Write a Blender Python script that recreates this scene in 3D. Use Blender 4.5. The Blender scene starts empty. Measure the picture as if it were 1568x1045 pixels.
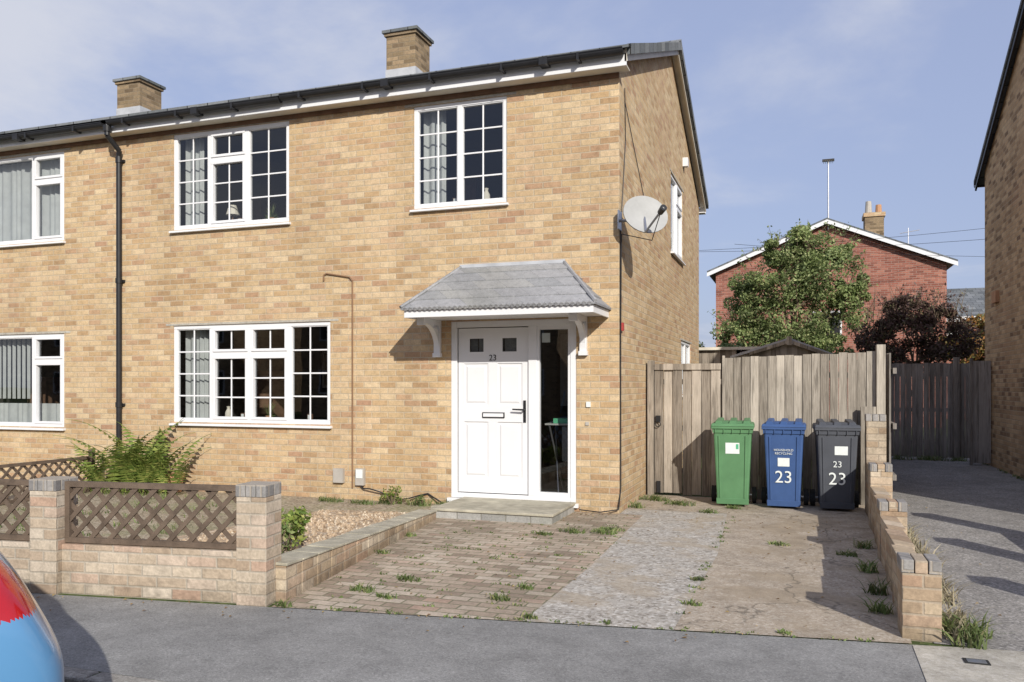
import bpy, bmesh, math, random
from mathutils import Vector, Matrix
random.seed(7)
scene=bpy.context.scene
col=scene.collection
scene.view_settings.view_transform='Standard'
try: scene.view_settings.look='None'
except Exception: pass
scene.view_settings.exposure=0
# ------------------------------------------------------------------ node helpers
class NT:
    def __init__(s,mat):
        s.t=mat.node_tree; s.t.nodes.clear()
    def n(s,ty,**k):
        x=s.t.nodes.new(ty)
        for a,b in k.items(): setattr(x,a,b)
        return x
    def l(s,a,b): s.t.links.new(a,b)
    def m(s,op,a,b=None,c=None):
        x=s.n('ShaderNodeMath',operation=op)
        for i,v in enumerate((a,b,c)):
            if v is None: continue
            if isinstance(v,(int,float)): x.inputs[i].default_value=v
            else: s.l(v,x.inputs[i])
        return x.outputs[0]
    def noise(s,vec,scale,detail=4,rough=.55,dist=0):
        x=s.n('ShaderNodeTexNoise'); x.inputs['Scale'].default_value=scale; x.inputs['Detail'].default_value=detail
        x.inputs['Roughness'].default_value=rough; x.inputs['Distortion'].default_value=dist
        if vec is not None: s.l(vec,x.inputs['Vector'])
        return x.outputs['Fac']
    def rng(s,v,a,b,c,d,smooth=False):
        x=s.n('ShaderNodeMapRange'); 
        if smooth: x.interpolation_type='SMOOTHSTEP'
        s.l(v,x.inputs[0])
        for i,q in enumerate((a,b,c,d)): x.inputs[1+i].default_value=q
        return x.outputs[0]
    def ramp(s,v,stops,interp='LINEAR'):
        x=s.n('ShaderNodeValToRGB'); r=x.color_ramp; r.interpolation=interp
        while len(r.elements)<len(stops): r.elements.new(.5)
        for e,(p,c) in zip(r.elements,stops):
            e.position=p; e.color=(c[0],c[1],c[2],1)
        s.l(v,x.inputs[0]); return x.outputs[0]
    def mix(s,f,a,b,mode='MIX'):
        x=s.n('ShaderNodeMix',data_type='RGBA',blend_type=mode)
        for i,v in ((0,f),(6,a),(7,b)):
            if isinstance(v,(int,float)): x.inputs[i].default_value=v
            elif isinstance(v,tuple): x.inputs[i].default_value=(v[0],v[1],v[2],1)
            else: s.l(v,x.inputs[i])
        return x.outputs[2]
    def comb(s,x,y,z=0):
        c=s.n('ShaderNodeCombineXYZ')
        for i,v in enumerate((x,y,z)):
            if isinstance(v,(int,float)): c.inputs[i].default_value=v
            else: s.l(v,c.inputs[i])
        return c.outputs[0]
    def obj(s):
        tc=s.n('ShaderNodeTexCoord'); o=tc.outputs['Object']; sp=s.n('ShaderNodeSeparateXYZ'); s.l(o,sp.inputs[0])
        return o,sp.outputs[0],sp.outputs[1],sp.outputs[2]
    def out(s,color,rough=.8,bump=None,bstr=.3,bdist=.01,metal=0,spec=.3,coat=0,normal=None):
        p=s.n('ShaderNodeBsdfPrincipled'); o=s.n('ShaderNodeOutputMaterial')
        if isinstance(color,tuple): p.inputs['Base Color'].default_value=(color[0],color[1],color[2],1)
        else: s.l(color,p.inputs['Base Color'])
        if isinstance(rough,(int,float)): p.inputs['Roughness'].default_value=rough
        else: s.l(rough,p.inputs['Roughness'])
        p.inputs['Metallic'].default_value=metal
        p.inputs['Specular IOR Level'].default_value=spec
        p.inputs['Coat Weight'].default_value=coat
        if bump is not None:
            b=s.n('ShaderNodeBump'); b.inputs['Strength'].default_value=bstr; b.inputs['Distance'].default_value=bdist
            s.l(bump,b.inputs['Height']); s.l(b.outputs[0],p.inputs['Normal'])
        s.l(p.outputs[0],o.inputs[0]); return p
def newmat(name):
    m=bpy.data.materials.new(name); m.use_nodes=True; return m,NT(m)

def mat_plain(name,c,rough=.6,var=.12,scale=6,metal=0,spec=.3,coat=0,bump=0):
    m,t=newmat(name); o,x,y,z=t.obj()
    n=t.noise(o,scale,5,.6); f=t.rng(n,.3,.7,1-var,1+var*.6)
    g=t.mix(1.0,c,t.comb(f,f,f),'MULTIPLY')
    t.out(g,rough,bump=t.noise(o,scale*12,3) if bump else None,bstr=bump,metal=metal,spec=spec,coat=coat)
    return m

def mat_brick(name,stops,mortar,bw=.225,bh=.075,mort=.011,plan='wall',tint=(.36,.19,.12),tintamt=.35,bstr=.5,stain=.2,rough=.9,bias=0,soft=.003,dirt=None,spots=None):
    m,t=newmat(name); o,x,y,z=t.obj()
    if plan=='wall': u=t.m('ADD',x,y); v=z
    elif plan=='floor': u=x; v=y
    else: u=y; v=x
    wob=t.noise(o,9,2)
    wv=t.m('MULTIPLY',t.m('SUBTRACT',wob,.5),.006)
    u=t.m('ADD',t.m('ADD',u,wv),100*bw); v=t.m('ADD',t.m('ADD',v,wv),100*bh)
    vv=t.m('DIVIDE',v,bh); row=t.m('FLOOR',vv); fv=t.m('FRACT',vv)
    off=t.m('MULTIPLY',t.m('FLOORED_MODULO',row,2),.5)
    uu=t.m('ADD',t.m('DIVIDE',u,bw),off); cl=t.m('FLOOR',uu); fu=t.m('FRACT',uu)
    wn=t.n('ShaderNodeTexWhiteNoise',noise_dimensions='2D'); t.l(t.comb(cl,row),wn.inputs['Vector'])
    val=wn.outputs['Value']
    du=t.m('MULTIPLY',t.m('MINIMUM',fu,t.m('SUBTRACT',1,fu)),bw)
    dv=t.m('MULTIPLY',t.m('MINIMUM',fv,t.m('SUBTRACT',1,fv)),bh)
    d=t.m('MINIMUM',du,dv)
    fine=t.noise(o,55,5,.65)
    d=t.m('ADD',d,t.m('MULTIPLY',t.m('SUBTRACT',fine,.5),.006))
    mask=t.rng(d,mort/2-soft*.5,mort/2+soft,0,1,True)
    colr=t.ramp(val,stops)
    big=t.noise(o,.55,3,.6)
    tf=t.rng(big,.45,.7,0,tintamt)
    wn2=t.n('ShaderNodeTexWhiteNoise',noise_dimensions='2D'); t.l(t.comb(row,cl),wn2.inputs['Vector'])
    tf=t.m('MULTIPLY',tf,t.rng(wn2.outputs['Value'],.2,.8,.2,1.6))
    colr=t.mix(tf,colr,tint)
    if spots: colr=t.mix(t.rng(wn2.outputs['Value'],.93,.96,0,.5),colr,spots)
    med=t.noise(o,14,5,.7)
    k=t.m('MULTIPLY',t.rng(med,.3,.7,.84,1.12),t.rng(fine,.3,.7,.82,1.16))
    colr=t.mix(1.0,colr,t.comb(k,k,k),'MULTIPLY')
    mk=t.rng(fine,.3,.7,.85,1.1); mc=t.mix(1.0,mortar,t.comb(mk,mk,mk),'MULTIPLY')
    c=t.mix(mask,mc,colr)
    st=t.noise(t.comb(t.m('MULTIPLY',u,1.2),t.m('MULTIPLY',v,.35)),1.1,4,.6)
    sk=t.rng(st,.3,.7,1-stain,1.05); c=t.mix(1.0,c,t.comb(sk,sk,sk),'MULTIPLY')
    if dirt:
        zz=t.rng(z,dirt[0],dirt[1],dirt[2],1.0,True); zz=t.m('MINIMUM',t.m('ADD',zz,t.rng(med,.3,.7,-.1,.1)),1.0)
        c=t.mix(1.0,c,t.comb(zz,zz,zz),'MULTIPLY')
    h=t.m('ADD',t.m('MULTIPLY',mask,1.0),t.m('MULTIPLY',fine,.35))
    h=t.m('ADD',h,t.m('MULTIPLY',val,.25))
    t.out(c,rough,bump=h,bstr=bstr,bdist=.008,spec=.15)
    return m

def mat_agg(name,base,dark,light,scale=70,patch=.9,bump=.4,ls=(.62,.72),patchc=None,pamt=.5,crack=False):
    m,t=newmat(name); o,x,y,z=t.obj()
    v=t.n('ShaderNodeTexVoronoi'); v.inputs['Scale'].default_value=scale; t.l(o,v.inputs['Vector'])
    sp=t.n('ShaderNodeSeparateColor'); t.l(v.outputs['Color'],sp.inputs[0])
    c=t.ramp(sp.outputs[0],[(0,dark),(.35,base),(.7,base),(1,light)])
    n1=t.noise(o,patch,6,.7,.4); n2=t.noise(o,patch*6,5,.7)
    if patchc: c=t.mix(t.rng(n1,.46,.6,0,pamt,True),c,patchc)
    k=t.m('MULTIPLY',t.rng(n1,.3,.7,.78,1.12),t.rng(n2,.3,.7,.80,1.14))
    c=t.mix(1.0,c,t.comb(k,k,k),'MULTIPLY')
    n3=t.noise(o,230,2); k3=t.rng(n3,.3,.7,.8,1.2); c=t.mix(1.0,c,t.comb(k3,k3,k3),'MULTIPLY')
    if crack:
        vc=t.n('ShaderNodeTexVoronoi',feature='DISTANCE_TO_EDGE'); vc.inputs['Scale'].default_value=.7
        nz=t.n('ShaderNodeTexNoise'); nz.inputs['Scale'].default_value=3; nz.inputs['Detail'].default_value=6; t.l(o,nz.inputs['Vector'])
        ad=t.n('ShaderNodeVectorMath',operation='MULTIPLY_ADD'); t.l(nz.outputs['Color'],ad.inputs[0]); ad.inputs[1].default_value=(.5,.5,.5); t.l(o,ad.inputs[2])
        t.l(ad.outputs[0],vc.inputs['Vector'])
        c=t.mix(t.rng(vc.outputs['Distance'],.0,.008,.55,0),c,(.05,.045,.035))
    t.out(c,.92,bump=t.m('ADD',sp.outputs[1],n3),bstr=bump,bdist=.004,spec=.15)
    return m

def mat_wood(name,c1,c2,bw=.1,axis='x',rough=.85):
    m,t=newmat(name); o,x,y,z=t.obj()
    u=x if axis=='x' else y
    fl=t.m('FLOOR',t.m('DIVIDE',t.m('ADD',u,100*bw),bw))
    wn=t.n('ShaderNodeTexWhiteNoise',noise_dimensions='1D'); t.l(fl,wn.inputs['W'])
    g=t.noise(t.comb(t.m('MULTIPLY',x,40),t.m('MULTIPLY',y,40),t.m('ADD',t.m('MULTIPLY',z,2.2),t.m('MULTIPLY',wn.outputs['Value'],37))),1.6,6,.65,.6)
    f=t.m('ADD',t.m('MULTIPLY',g,.9),t.m('MULTIPLY',t.m('SUBTRACT',wn.outputs['Value'],.5),.5))
    c=t.ramp(f,[(.15,c1),(.75,c2)])
    s2=t.noise(t.comb(t.m('MULTIPLY',x,14),t.m('MULTIPLY',y,14),t.m('ADD',t.m('MULTIPLY',z,.9),t.m('MULTIPLY',wn.outputs['Value'],11))),1.3,5,.7,.3)
    ks=t.rng(s2,.50,.66,1.0,.55,True)
    b=t.noise(o,1.5,4); k=t.m('MULTIPLY',t.rng(b,.3,.7,.8,1.12),ks)
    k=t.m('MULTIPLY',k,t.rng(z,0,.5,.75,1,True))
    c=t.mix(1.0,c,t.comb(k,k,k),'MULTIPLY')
    t.out(c,rough,bump=g,bstr=.35,bdist=.006,spec=.15); return m

def mat_leaf(name,a,b,c2=None,rough=.55):
    m,t=newmat(name); o,x,y,z=t.obj()
    geo=t.n('ShaderNodeNewGeometry')
    r=geo.outputs['Random Per Island']
    st=[(0,a),(.75,b)]+([(1,c2)] if c2 else [(1,b)])
    c=t.ramp(r,st)
    n=t.noise(o,1.6,3); k=t.rng(n,.35,.65,.65,1.25); c=t.mix(1.0,c,t.comb(k,k,k),'MULTIPLY')
    d=t.n('ShaderNodeBsdfPrincipled'); t.l(c,d.inputs['Base Color']); d.inputs['Roughness'].default_value=rough; d.inputs['Specular IOR Level'].default_value=.3
    tr=t.n('ShaderNodeBsdfTranslucent'); t.l(c,tr.inputs[0])
    mx=t.n('ShaderNodeMixShader'); mx.inputs[0].default_value=.3; t.l(d.outputs[0],mx.inputs[1]); t.l(tr.outputs[0],mx.inputs[2])
    ou=t.n('ShaderNodeOutputMaterial'); t.l(mx.outputs[0],ou.inputs[0]); return m

# ---- materials
BUFF=[(0,(.38,.25,.14)),(.10,(.46,.315,.175)),(.35,(.505,.365,.21)),(.6,(.54,.40,.24)),(.82,(.585,.45,.285)),(.93,(.475,.32,.195)),(1,(.40,.255,.155))]
M={}
M['brick']=mat_brick('buff_brick',BUFF,(.475,.39,.275),tint=(.46,.285,.18),tintamt=.38,dirt=(0,.5,.88),stain=.14,spots=(.36,.205,.135))
M['brick_ch']=mat_brick('weathered_chimney_brick',[(0,(.14,.10,.06)),(.5,(.27,.20,.12)),(1,(.36,.26,.16))],(.24,.19,.13),tint=(.18,.13,.09))
M['brick_nb']=mat_brick('tan_brick',[(0,(.22,.145,.09)),(.3,(.44,.30,.175)),(.7,(.52,.365,.22)),(1,(.58,.42,.26))],(.42,.33,.23),tint=(.34,.19,.12),tintamt=.4)
M['brick_red']=mat_brick('red_brick',[(0,(.20,.075,.055)),(.5,(.33,.125,.09)),(1,(.40,.18,.13))],(.34,.25,.21),tint=(.22,.09,.07))
M['brick_wall']=mat_brick('cream_brick',[(0,(.42,.32,.23)),(.4,(.53,.44,.335)),(.75,(.61,.53,.43)),(1,(.49,.34,.25))],(.47,.41,.33),bh=.076,tint=(.50,.36,.28),stain=.3,dirt=(0,.25,.78))
M['brick_wall2']=mat_brick('cream_brick_worn',[(0,(.38,.28,.19)),(.4,(.53,.415,.285)),(.75,(.60,.51,.39)),(1,(.46,.31,.21))],(.45,.37,.28),bh=.076,tint=(.44,.31,.21),stain=.4,dirt=(0,.2,.65))
M['cap']=mat_brick('grey_coping_brick',[(0,(.20,.19,.185)),(.5,(.27,.26,.25)),(1,(.35,.33,.31))],(.36,.32,.27),bw=.075,bh=.4,mort=.01,tintamt=0,bias=0)
M['pavers']=mat_brick('block_paving',[(0,(.29,.225,.17)),(.3,(.41,.325,.25)),(.6,(.47,.385,.30)),(.85,(.53,.45,.36)),(1,(.42,.30,.23))],(.23,.215,.14),bw=.2,bh=.1,mort=.010,plan='floor',tint=(.34,.28,.21),tintamt=.6,bstr=.4,stain=.28,soft=.006)
M['tile']=mat_brick('roof_tile',[(0,(.11,.12,.13)),(.5,(.16,.17,.18)),(1,(.21,.22,.23))],(.03,.03,.03),bw=.33,bh=.32,mort=.012,plan='floor',tintamt=.2,tint=(.16,.17,.12))
M['ctile']=mat_brick('canopy_tile',[(0,(.27,.275,.285)),(.5,(.30,.30,.31)),(1,(.33,.33,.34))],(.17,.17,.175),bw=.33,bh=.116,mort=.003,plan='wall',tintamt=.25,tint=(.29,.28,.22),stain=.2,bstr=.2,soft=.002)
M['asphalt']=mat_agg('asphalt_pavement',(.25,.245,.235),(.19,.185,.18),(.32,.315,.30),scale=120,patch=.6,bump=.2)
M['road']=mat_agg('asphalt_road',(.11,.11,.115),(.06,.06,.065),(.19,.19,.19),scale=90,patch=.6,bump=.35)
M['tarmac']=mat_agg('tarmac_path',(.27,.255,.235),(.15,.145,.14),(.41,.39,.37),scale=75,patch=.5,bump=.4)
M['conc']=mat_agg('concrete',(.44,.41,.35),(.37,.34,.29),(.50,.47,.42),scale=60,patch=1.2,bump=.2)
M['drive_mid']=mat_agg('gravel_concrete_mid',(.45,.415,.365),(.26,.23,.195),(.64,.61,.56),scale=50,patch=1.6,bump=.45,patchc=(.35,.295,.225),pamt=.75)
M['drive_r']=mat_agg('gravel_concrete_right',(.42,.355,.28),(.32,.26,.20),(.53,.47,.39),scale=65,patch=.8,bump=.3,patchc=(.29,.235,.17),pamt=.8,crack=True)
M['gravel']=mat_agg('gravel_bed',(.50,.38,.26),(.24,.165,.105),(.68,.59,.46),scale=38,patch=1,bump=1)
M['dirt']=mat_agg('garden_soil',(.38,.315,.23),(.18,.145,.10),(.50,.44,.35),scale=40,patch=1,bump=.8,patchc=(.18,.19,.09),pamt=.5)
M['grass']=mat_agg('grass_ground',(.09,.12,.04),(.05,.07,.025),(.16,.17,.07),scale=25,patch=.3,bump=.8)
M['kerb']=mat_agg('kerb_stone',(.33,.31,.28),(.24,.22,.2),(.42,.40,.36),scale=80,patch=2,bump=.3)
M['white']=mat_plain('white_upvc',(.70,.70,.71),.35,.04,2)
M['cream']=mat_plain('cream_paint',(.62,.57,.48),.5,.15,3)
M['black']=mat_plain('black_plastic',(.022,.022,.024),.35,.2,8)
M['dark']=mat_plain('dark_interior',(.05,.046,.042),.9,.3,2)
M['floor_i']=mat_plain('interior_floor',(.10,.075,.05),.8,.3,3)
M['curtain']=mat_plain('curtain_cloth',(.46,.47,.46),.9,.12,6)
M['lead']=mat_plain('lead_flashing',(.42,.43,.45),.6,.2,5)
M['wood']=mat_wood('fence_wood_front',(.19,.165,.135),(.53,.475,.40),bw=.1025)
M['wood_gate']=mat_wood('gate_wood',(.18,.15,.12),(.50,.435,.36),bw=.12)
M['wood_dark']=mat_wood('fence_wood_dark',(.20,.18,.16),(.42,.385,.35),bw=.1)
M['trellis']=mat_plain('trellis_brown',(.13,.095,.07),.8,.35,9,bump=.3)
M['brown']=mat_plain('brown_timber',(.16,.09,.055),.8,.3,9)
M['bark']=mat_plain('bark',(.16,.12,.08),.9,.4,8,bump=.6)
M['leaf']=mat_leaf('tree_leaves',(.13,.18,.06),(.27,.33,.13),(.44,.45,.21))
M['leafred']=mat_leaf('shrub_leaves',(.09,.055,.05),(.16,.095,.075),(.18,.18,.09))
M['leafor']=mat_leaf('autumn_leaves',(.12,.16,.05),(.34,.16,.05),(.42,.20,.08))
M['fern']=mat_leaf('fern_fronds',(.09,.15,.03),(.24,.30,.07),(.38,.38,.12))
M['weed']=mat_leaf('weed_blades',(.08,.13,.035),(.18,.23,.08),(.36,.33,.17))
M['dry']=mat_leaf('dry_grass_blades',(.34,.29,.19),(.50,.44,.31),(.24,.24,.12))
M['litter']=mat_leaf('leaf_litter',(.16,.09,.04),(.36,.24,.10),(.45,.34,.12))
M['binG']=mat_plain('green_bin_plastic',(.095,.215,.10),.55,.15,4,spec=.3)
M['binB']=mat_plain('blue_bin_plastic',(.042,.088,.22),.55,.15,4,spec=.3)
M['binK']=mat_plain('black_bin_plastic',(.07,.075,.088),.55,.15,4,spec=.3)
M['rubber']=mat_plain('rubber',(.025,.025,.025),.8,.2,9)
M['metal']=mat_plain('metal',(.45,.45,.46),.35,.1,9,metal=.9)
M['dish']=mat_plain('dish_grey',(.36,.36,.35),.6,.12,5)
M['sticker']=mat_plain('sticker',(.68,.71,.69),.5,.08,20)
M['utility']=mat_plain('utility_box',(.40,.37,.33),.6,.1,8)
M['tanpipe']=mat_plain('tan_conduit',(.22,.13,.075),.6,.15,8)
M['pot']=mat_plain('terracotta',(.45,.25,.14),.8,.15,8)
M['carblue']=mat_plain('car_paint',(.10,.26,.47),.3,.03,2,spec=.5,coat=.8)
M['carred']=mat_plain('tail_light_red',(.42,.008,.012),.15,.1,8,spec=.6,coat=.6)
M['moss']=mat_plain('mossy_slab',(.40,.37,.29),.9,.35,6,bump=.4)
M['redc']=mat_plain('red_plastic',(.40,.06,.05),.5,.1,8)
M['greenp']=mat_plain('green_cloth',(.10,.40,.22),.7,.1,8)
M['stone_step']=mat_brick('step_stone',[(0,(.29,.285,.27)),(1,(.42,.41,.385))],(.24,.23,.2),bw=.28,bh=.2,mort=.01,tintamt=.2,tint=(.24,.25,.16))
def mat_glass():
    m,t=newmat('window_glass')
    tr=t.n('ShaderNodeBsdfTransparent'); tr.inputs[0].default_value=(.80,.82,.82,1)
    g=t.n('ShaderNodeBsdfGlossy'); g.inputs['Roughness'].default_value=.01; g.inputs[0].default_value=(.95,.97,1,1)
    o,x,y,z=t.obj(); b=t.n('ShaderNodeBump'); b.inputs['Strength'].default_value=.03; b.inputs['Distance'].default_value=.02
    t.l(t.noise(o,1.7,2),b.inputs['Height']); t.l(b.outputs[0],g.inputs['Normal'])
    lw=t.n('ShaderNodeLayerWeight'); lw.inputs['Blend'].default_value=.5
    f=t.m('ADD',t.m('MULTIPLY',t.m('POWER',lw.outputs['Facing'],4.0),.85),.07)
    mx=t.n('ShaderNodeMixShader'); t.l(f,mx.inputs[0]); t.l(tr.outputs[0],mx.inputs[1]); t.l(g.outputs[0],mx.inputs[2])
    ou=t.n('ShaderNodeOutputMaterial'); t.l(mx.outputs[0],ou.inputs[0]); return m
M['glass']=mat_glass()

# ------------------------------------------------------------------ mesh builder
class MB:
    def __init__(s): s.v=[];s.f=[];s.mi=[];s.mats=[]
    def mid(s,m):
        if m not in s.mats: s.mats.append(m)
        return s.mats.index(m)
    def poly(s,pts,m):
        b=len(s.v); s.v+= [tuple(p) for p in pts]; s.f.append(tuple(range(b,b+len(pts)))); s.mi.append(s.mid(m))
    def box(s,x0,x1,y0,y1,z0,z1,m):
        s.hexa([(x0,y0,z0),(x1,y0,z0),(x1,y1,z0),(x0,y1,z0)],[(x0,y0,z1),(x1,y0,z1),(x1,y1,z1),(x0,y1,z1)],m)
    def hexa(s,a,b,m):
        n=len(a); o=len(s.v); s.v+=[tuple(p) for p in a]+[tuple(p) for p in b]; i=s.mid(m)
        fs=[tuple(o+k for k in reversed(range(n))),tuple(o+n+k for k in range(n))]
        for k in range(n): fs.append((o+k,o+(k+1)%n,o+n+(k+1)%n,o+n+k))
        s.f+=fs; s.mi+=[i]*len(fs)
    def tube(s,p0,p1,r0,r1,m,n=8,caps=True):
        p0=Vector(p0);p1=Vector(p1); d=(p1-p0).normalized(); q=d.to_track_quat('Z','Y')
        a=[p0+q@Vector((math.cos(2*math.pi*k/n)*r0,math.sin(2*math.pi*k/n)*r0,0)) for k in range(n)]
        b=[p1+q@Vector((math.cos(2*math.pi*k/n)*r1,math.sin(2*math.pi*k/n)*r1,0)) for k in range(n)]
        s.hexa(a,b,m)
    def path(s,pts,r,m,n=8):
        for a,b in zip(pts[:-1],pts[1:]): s.tube(a,b,r,r,m,n)
    def lathe(s,c,prof,m,n=12):
        for (r0,z0),(r1,z1) in zip(prof[:-1],prof[1:]): s.tube((c[0],c[1],c[2]+z0),(c[0],c[1],c[2]+z1+(1e-4 if z1==z0 else 0)),r0,r1,m,n)
    def obj(s,name,parent=None,loc=None,rotz=0,bevel=0,smooth=False):
        me=bpy.data.meshes.new(name); me.from_pydata(s.v,[],s.f); 
        for k in s.mats: me.materials.append(M[k] if isinstance(k,str) else k)
        me.polygons.foreach_set('material_index',s.mi)
        if smooth: me.polygons.foreach_set('use_smooth',[True]*len(s.f))
        me.update()
        o=bpy.data.objects.new(name,me); col.objects.link(o)
        if parent: o.parent=parent
        if loc: o.location=loc
        o.rotation_euler[2]=rotz
        if bevel:
            b=o.modifiers.new('b','BEVEL'); b.width=bevel; b.segments=2; b.limit_method='ANGLE'; b.angle_limit=math.radians(40)
        return o
def empty(name,loc=(0,0,0),rotz=0):
    e=bpy.data.objects.new(name,None); e.location=loc; e.rotation_euler[2]=rotz; col.objects.link(e); return e
def text(name,body,size,mat,parent,loc,rot=(math.pi/2,0,0),align='CENTER'):
    c=bpy.data.curves.new(name,'FONT'); c.body=body; c.size=size; c.extrude=.001; c.align_x=align; c.materials.append(M[mat])
    o=bpy.data.objects.new(name,c); col.objects.link(o); o.location=loc; o.rotation_euler=rot
    if parent: o.parent=parent
    return o

def wall(mb,f,u0,u1,z0,z1,ops,m,rev=.11):
    us=sorted(set([u0,u1]+[o[0] for o in ops]+[o[1] for o in ops])); zs=sorted(set([z0,z1]+[o[2] for o in ops]+[o[3] for o in ops]))
    for a,b in zip(us[:-1],us[1:]):
        for c,d in zip(zs[:-1],zs[1:]):
            mu,mz=(a+b)/2,(c+d)/2
            if any(o[0]<mu<o[1] and o[2]<mz<o[3] for o in ops): continue
            mb.poly([f(a,0,c),f(b,0,c),f(b,0,d),f(a,0,d)],m)
    for a,b,c,d in ops:
        mb.poly([f(a,0,c),f(a,rev,c),f(a,rev,d),f(a,0,d)],m); mb.poly([f(b,0,c),f(b,rev,c),f(b,rev,d),f(b,0,d)],m)
        mb.poly([f(a,0,c),f(b,0,c),f(b,rev,c),f(a,rev,c)],m); mb.poly([f(a,0,d),f(b,0,d),f(b,rev,d),f(a,rev,d)],m)

def window(parent,name,w,h,cols,loc,rotz=0,fanrow=None,bars=True,curt=(1,1),net=0,sill=True,deep=2.6,lintel=True,fans=(),blinds=None,items=()):
    """local frame: x 0..w, z 0..h, outward = -y. cols: mullion x positions. fans: panes with a top opener"""
    e=empty(name,loc,rotz); 
    if parent: e.parent=parent
    mb=MB(); F=.05; y0,y1=.015,.085
    mb.box(0,w,y0,y1,0,F,'white'); mb.box(0,w,y0,y1,h-F,h,'white')
    mb.box(0,F,y0,y1,F,h-F,'white'); mb.box(w-F,w,y0,y1,F,h-F,'white')
    xs=[0]+list(cols)+[w]
    for x in cols: mb.box(x-.03,x+.03,y0,y1,F,h-F,'white')
    gl=MB()
    for i,(a,b) in enumerate(zip(xs[:-1],xs[1:])):
        a2=a+(F if i==0 else .03); b2=b-(F if i==len(xs)-2 else .03)
        za=F; zb=h-F; segs=[(za,zb)]
        if i in fans:
            zf=h-.40; mb.box(a2,b2,y0+.002,y1,zf-.03,zf+.03,'white'); segs=[(za,zf-.03),(zf+.03,zb)]
        for (c,d) in segs:
            op= (i in fans)
            s=.035 if op else .012
            yy=y0-.012 if op else y0+.01
            mb.box(a2,b2,yy,y1-.01,c,c+s,'white'); mb.box(a2,b2,yy,y1-.01,d-s,d,'white')
            mb.box(a2,a2+s,yy,y1-.01,c+s,d-s,'white'); mb.box(b2-s,b2,yy,y1-.01,c+s,d-s,'white')
            gl.poly([(a2+s,.05,c+s),(b2-s,.05,c+s),(b2-s,.05,d-s),(a2+s,.05,d-s)],'glass')
            if bars:
                xm=(a2+b2)/2; mb.box(xm-.010,xm+.010,.036,.047,c+s,d-s,'white')
                n=max(1,round((d-c)/.30))
                for k in range(1,n):
                    zz=c+s+(d-c-2*s)*k/n
                    mb.box(a2+s,xm-.010,.037,.047,zz-.010,zz+.010,'white'); mb.box(xm+.010,b2-s,.037,.047,zz-.010,zz+.010,'white')
    if sill: mb.hexa([(-.03,-.055,-.045),(w+.03,-.055,-.045),(w+.03,.1,-.045),(-.03,.1,-.045)],[(-.03,-.055,-.02),(w+.03,-.055,-.02),(w+.03,.1,0),(-.03,.1,0)],'white')
    mb.obj('frame',e,bevel=.004); gl.obj('glass_panes',e)
    if lintel:
        lb=MB(); lb.box(-.12,w+.12,-.006,.05,h+.001,h+.03,'conc'); lb.obj('lintel',e)
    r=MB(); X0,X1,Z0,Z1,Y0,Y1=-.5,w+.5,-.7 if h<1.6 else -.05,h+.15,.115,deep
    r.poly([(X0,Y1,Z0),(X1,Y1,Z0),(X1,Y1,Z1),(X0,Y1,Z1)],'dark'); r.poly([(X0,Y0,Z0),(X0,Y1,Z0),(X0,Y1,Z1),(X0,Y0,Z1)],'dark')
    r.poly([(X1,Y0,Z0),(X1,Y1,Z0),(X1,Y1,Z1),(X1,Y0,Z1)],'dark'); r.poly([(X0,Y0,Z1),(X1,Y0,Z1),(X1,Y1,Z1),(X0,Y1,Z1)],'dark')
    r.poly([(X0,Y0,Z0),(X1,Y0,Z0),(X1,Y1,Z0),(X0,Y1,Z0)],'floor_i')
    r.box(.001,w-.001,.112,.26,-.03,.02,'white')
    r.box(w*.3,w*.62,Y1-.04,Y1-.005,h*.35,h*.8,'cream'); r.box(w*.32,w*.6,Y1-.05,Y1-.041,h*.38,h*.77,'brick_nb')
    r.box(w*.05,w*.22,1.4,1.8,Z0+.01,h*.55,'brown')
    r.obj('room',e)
    c=MB()
    def drape(xa,xb,za,zb,amp,y,fr=62):
        n=max(8,int((xb-xa)/.012)); pr=None
        for k in range(n+1):
            x=xa+(xb-xa)*k/n; yy=y+amp*math.sin(x*fr+math.sin(x*17)*1.5)
            if pr: c.poly([(pr[0],pr[1],za),(x,yy,za),(x,yy,zb),(pr[0],pr[1],zb)],'curtain')
            pr=(x,yy)
    if curt[0]: drape(.03,.03+.24*curt[0],.03,h-.02,.018,.2)
    if curt[1]: drape(w-.03-.2*curt[1],w-.03,.03,h-.02,.018,.2)
    if net: drape(.03,w-.03,.03,h*net,.012,.17,48)
    if blinds:
        x=blinds[0]
        while x<blinds[1]: c.poly([(x,.16,h*.30),(x+.020,.20,h*.30),(x+.020,.20,h-.05),(x,.16,h-.05)],'curtain'); x+=.10
    if c.f: c.obj('curtains',e,smooth=True)
    if items:
        q=MB()
        for ix,kind in items:
            if kind=='vase': q.lathe((ix,.16,.021),[(.03,0),(.05,.05),(.045,.12),(.02,.17),(.028,.20)],'cream')
            elif kind=='lamp': q.lathe((ix,.18,.021),[(.05,0),(.05,.01),(.012,.02),(.012,.17)],'brown'); q.lathe((ix,.18,.02),[(.09,.17),(.05,.30)],'cream')
            elif kind=='plant':
                q.lathe((ix,.16,.021),[(.03,0),(.045,.08)],'pot'); rn=random.Random(int(ix*100))
                for _ in range(60):
                    a=rn.uniform(0,6.28); l=rn.uniform(.04,.13); z=rn.uniform(.1,.30); q.poly([(ix,.16,.09),(ix+l*math.cos(a)*.6,.16+l*math.sin(a)*.4,z*.8),(ix+l*math.cos(a),.16+l*math.sin(a)*.5,z)],'weed')
            else: q.box(ix-.03,ix+.03,.13,.17,.021,.13,'brown'); q.box(ix-.02,ix+.02,.126,.13,.03,.12,'sticker')
        q.obj('sill_ornaments',e)
    return e

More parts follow.
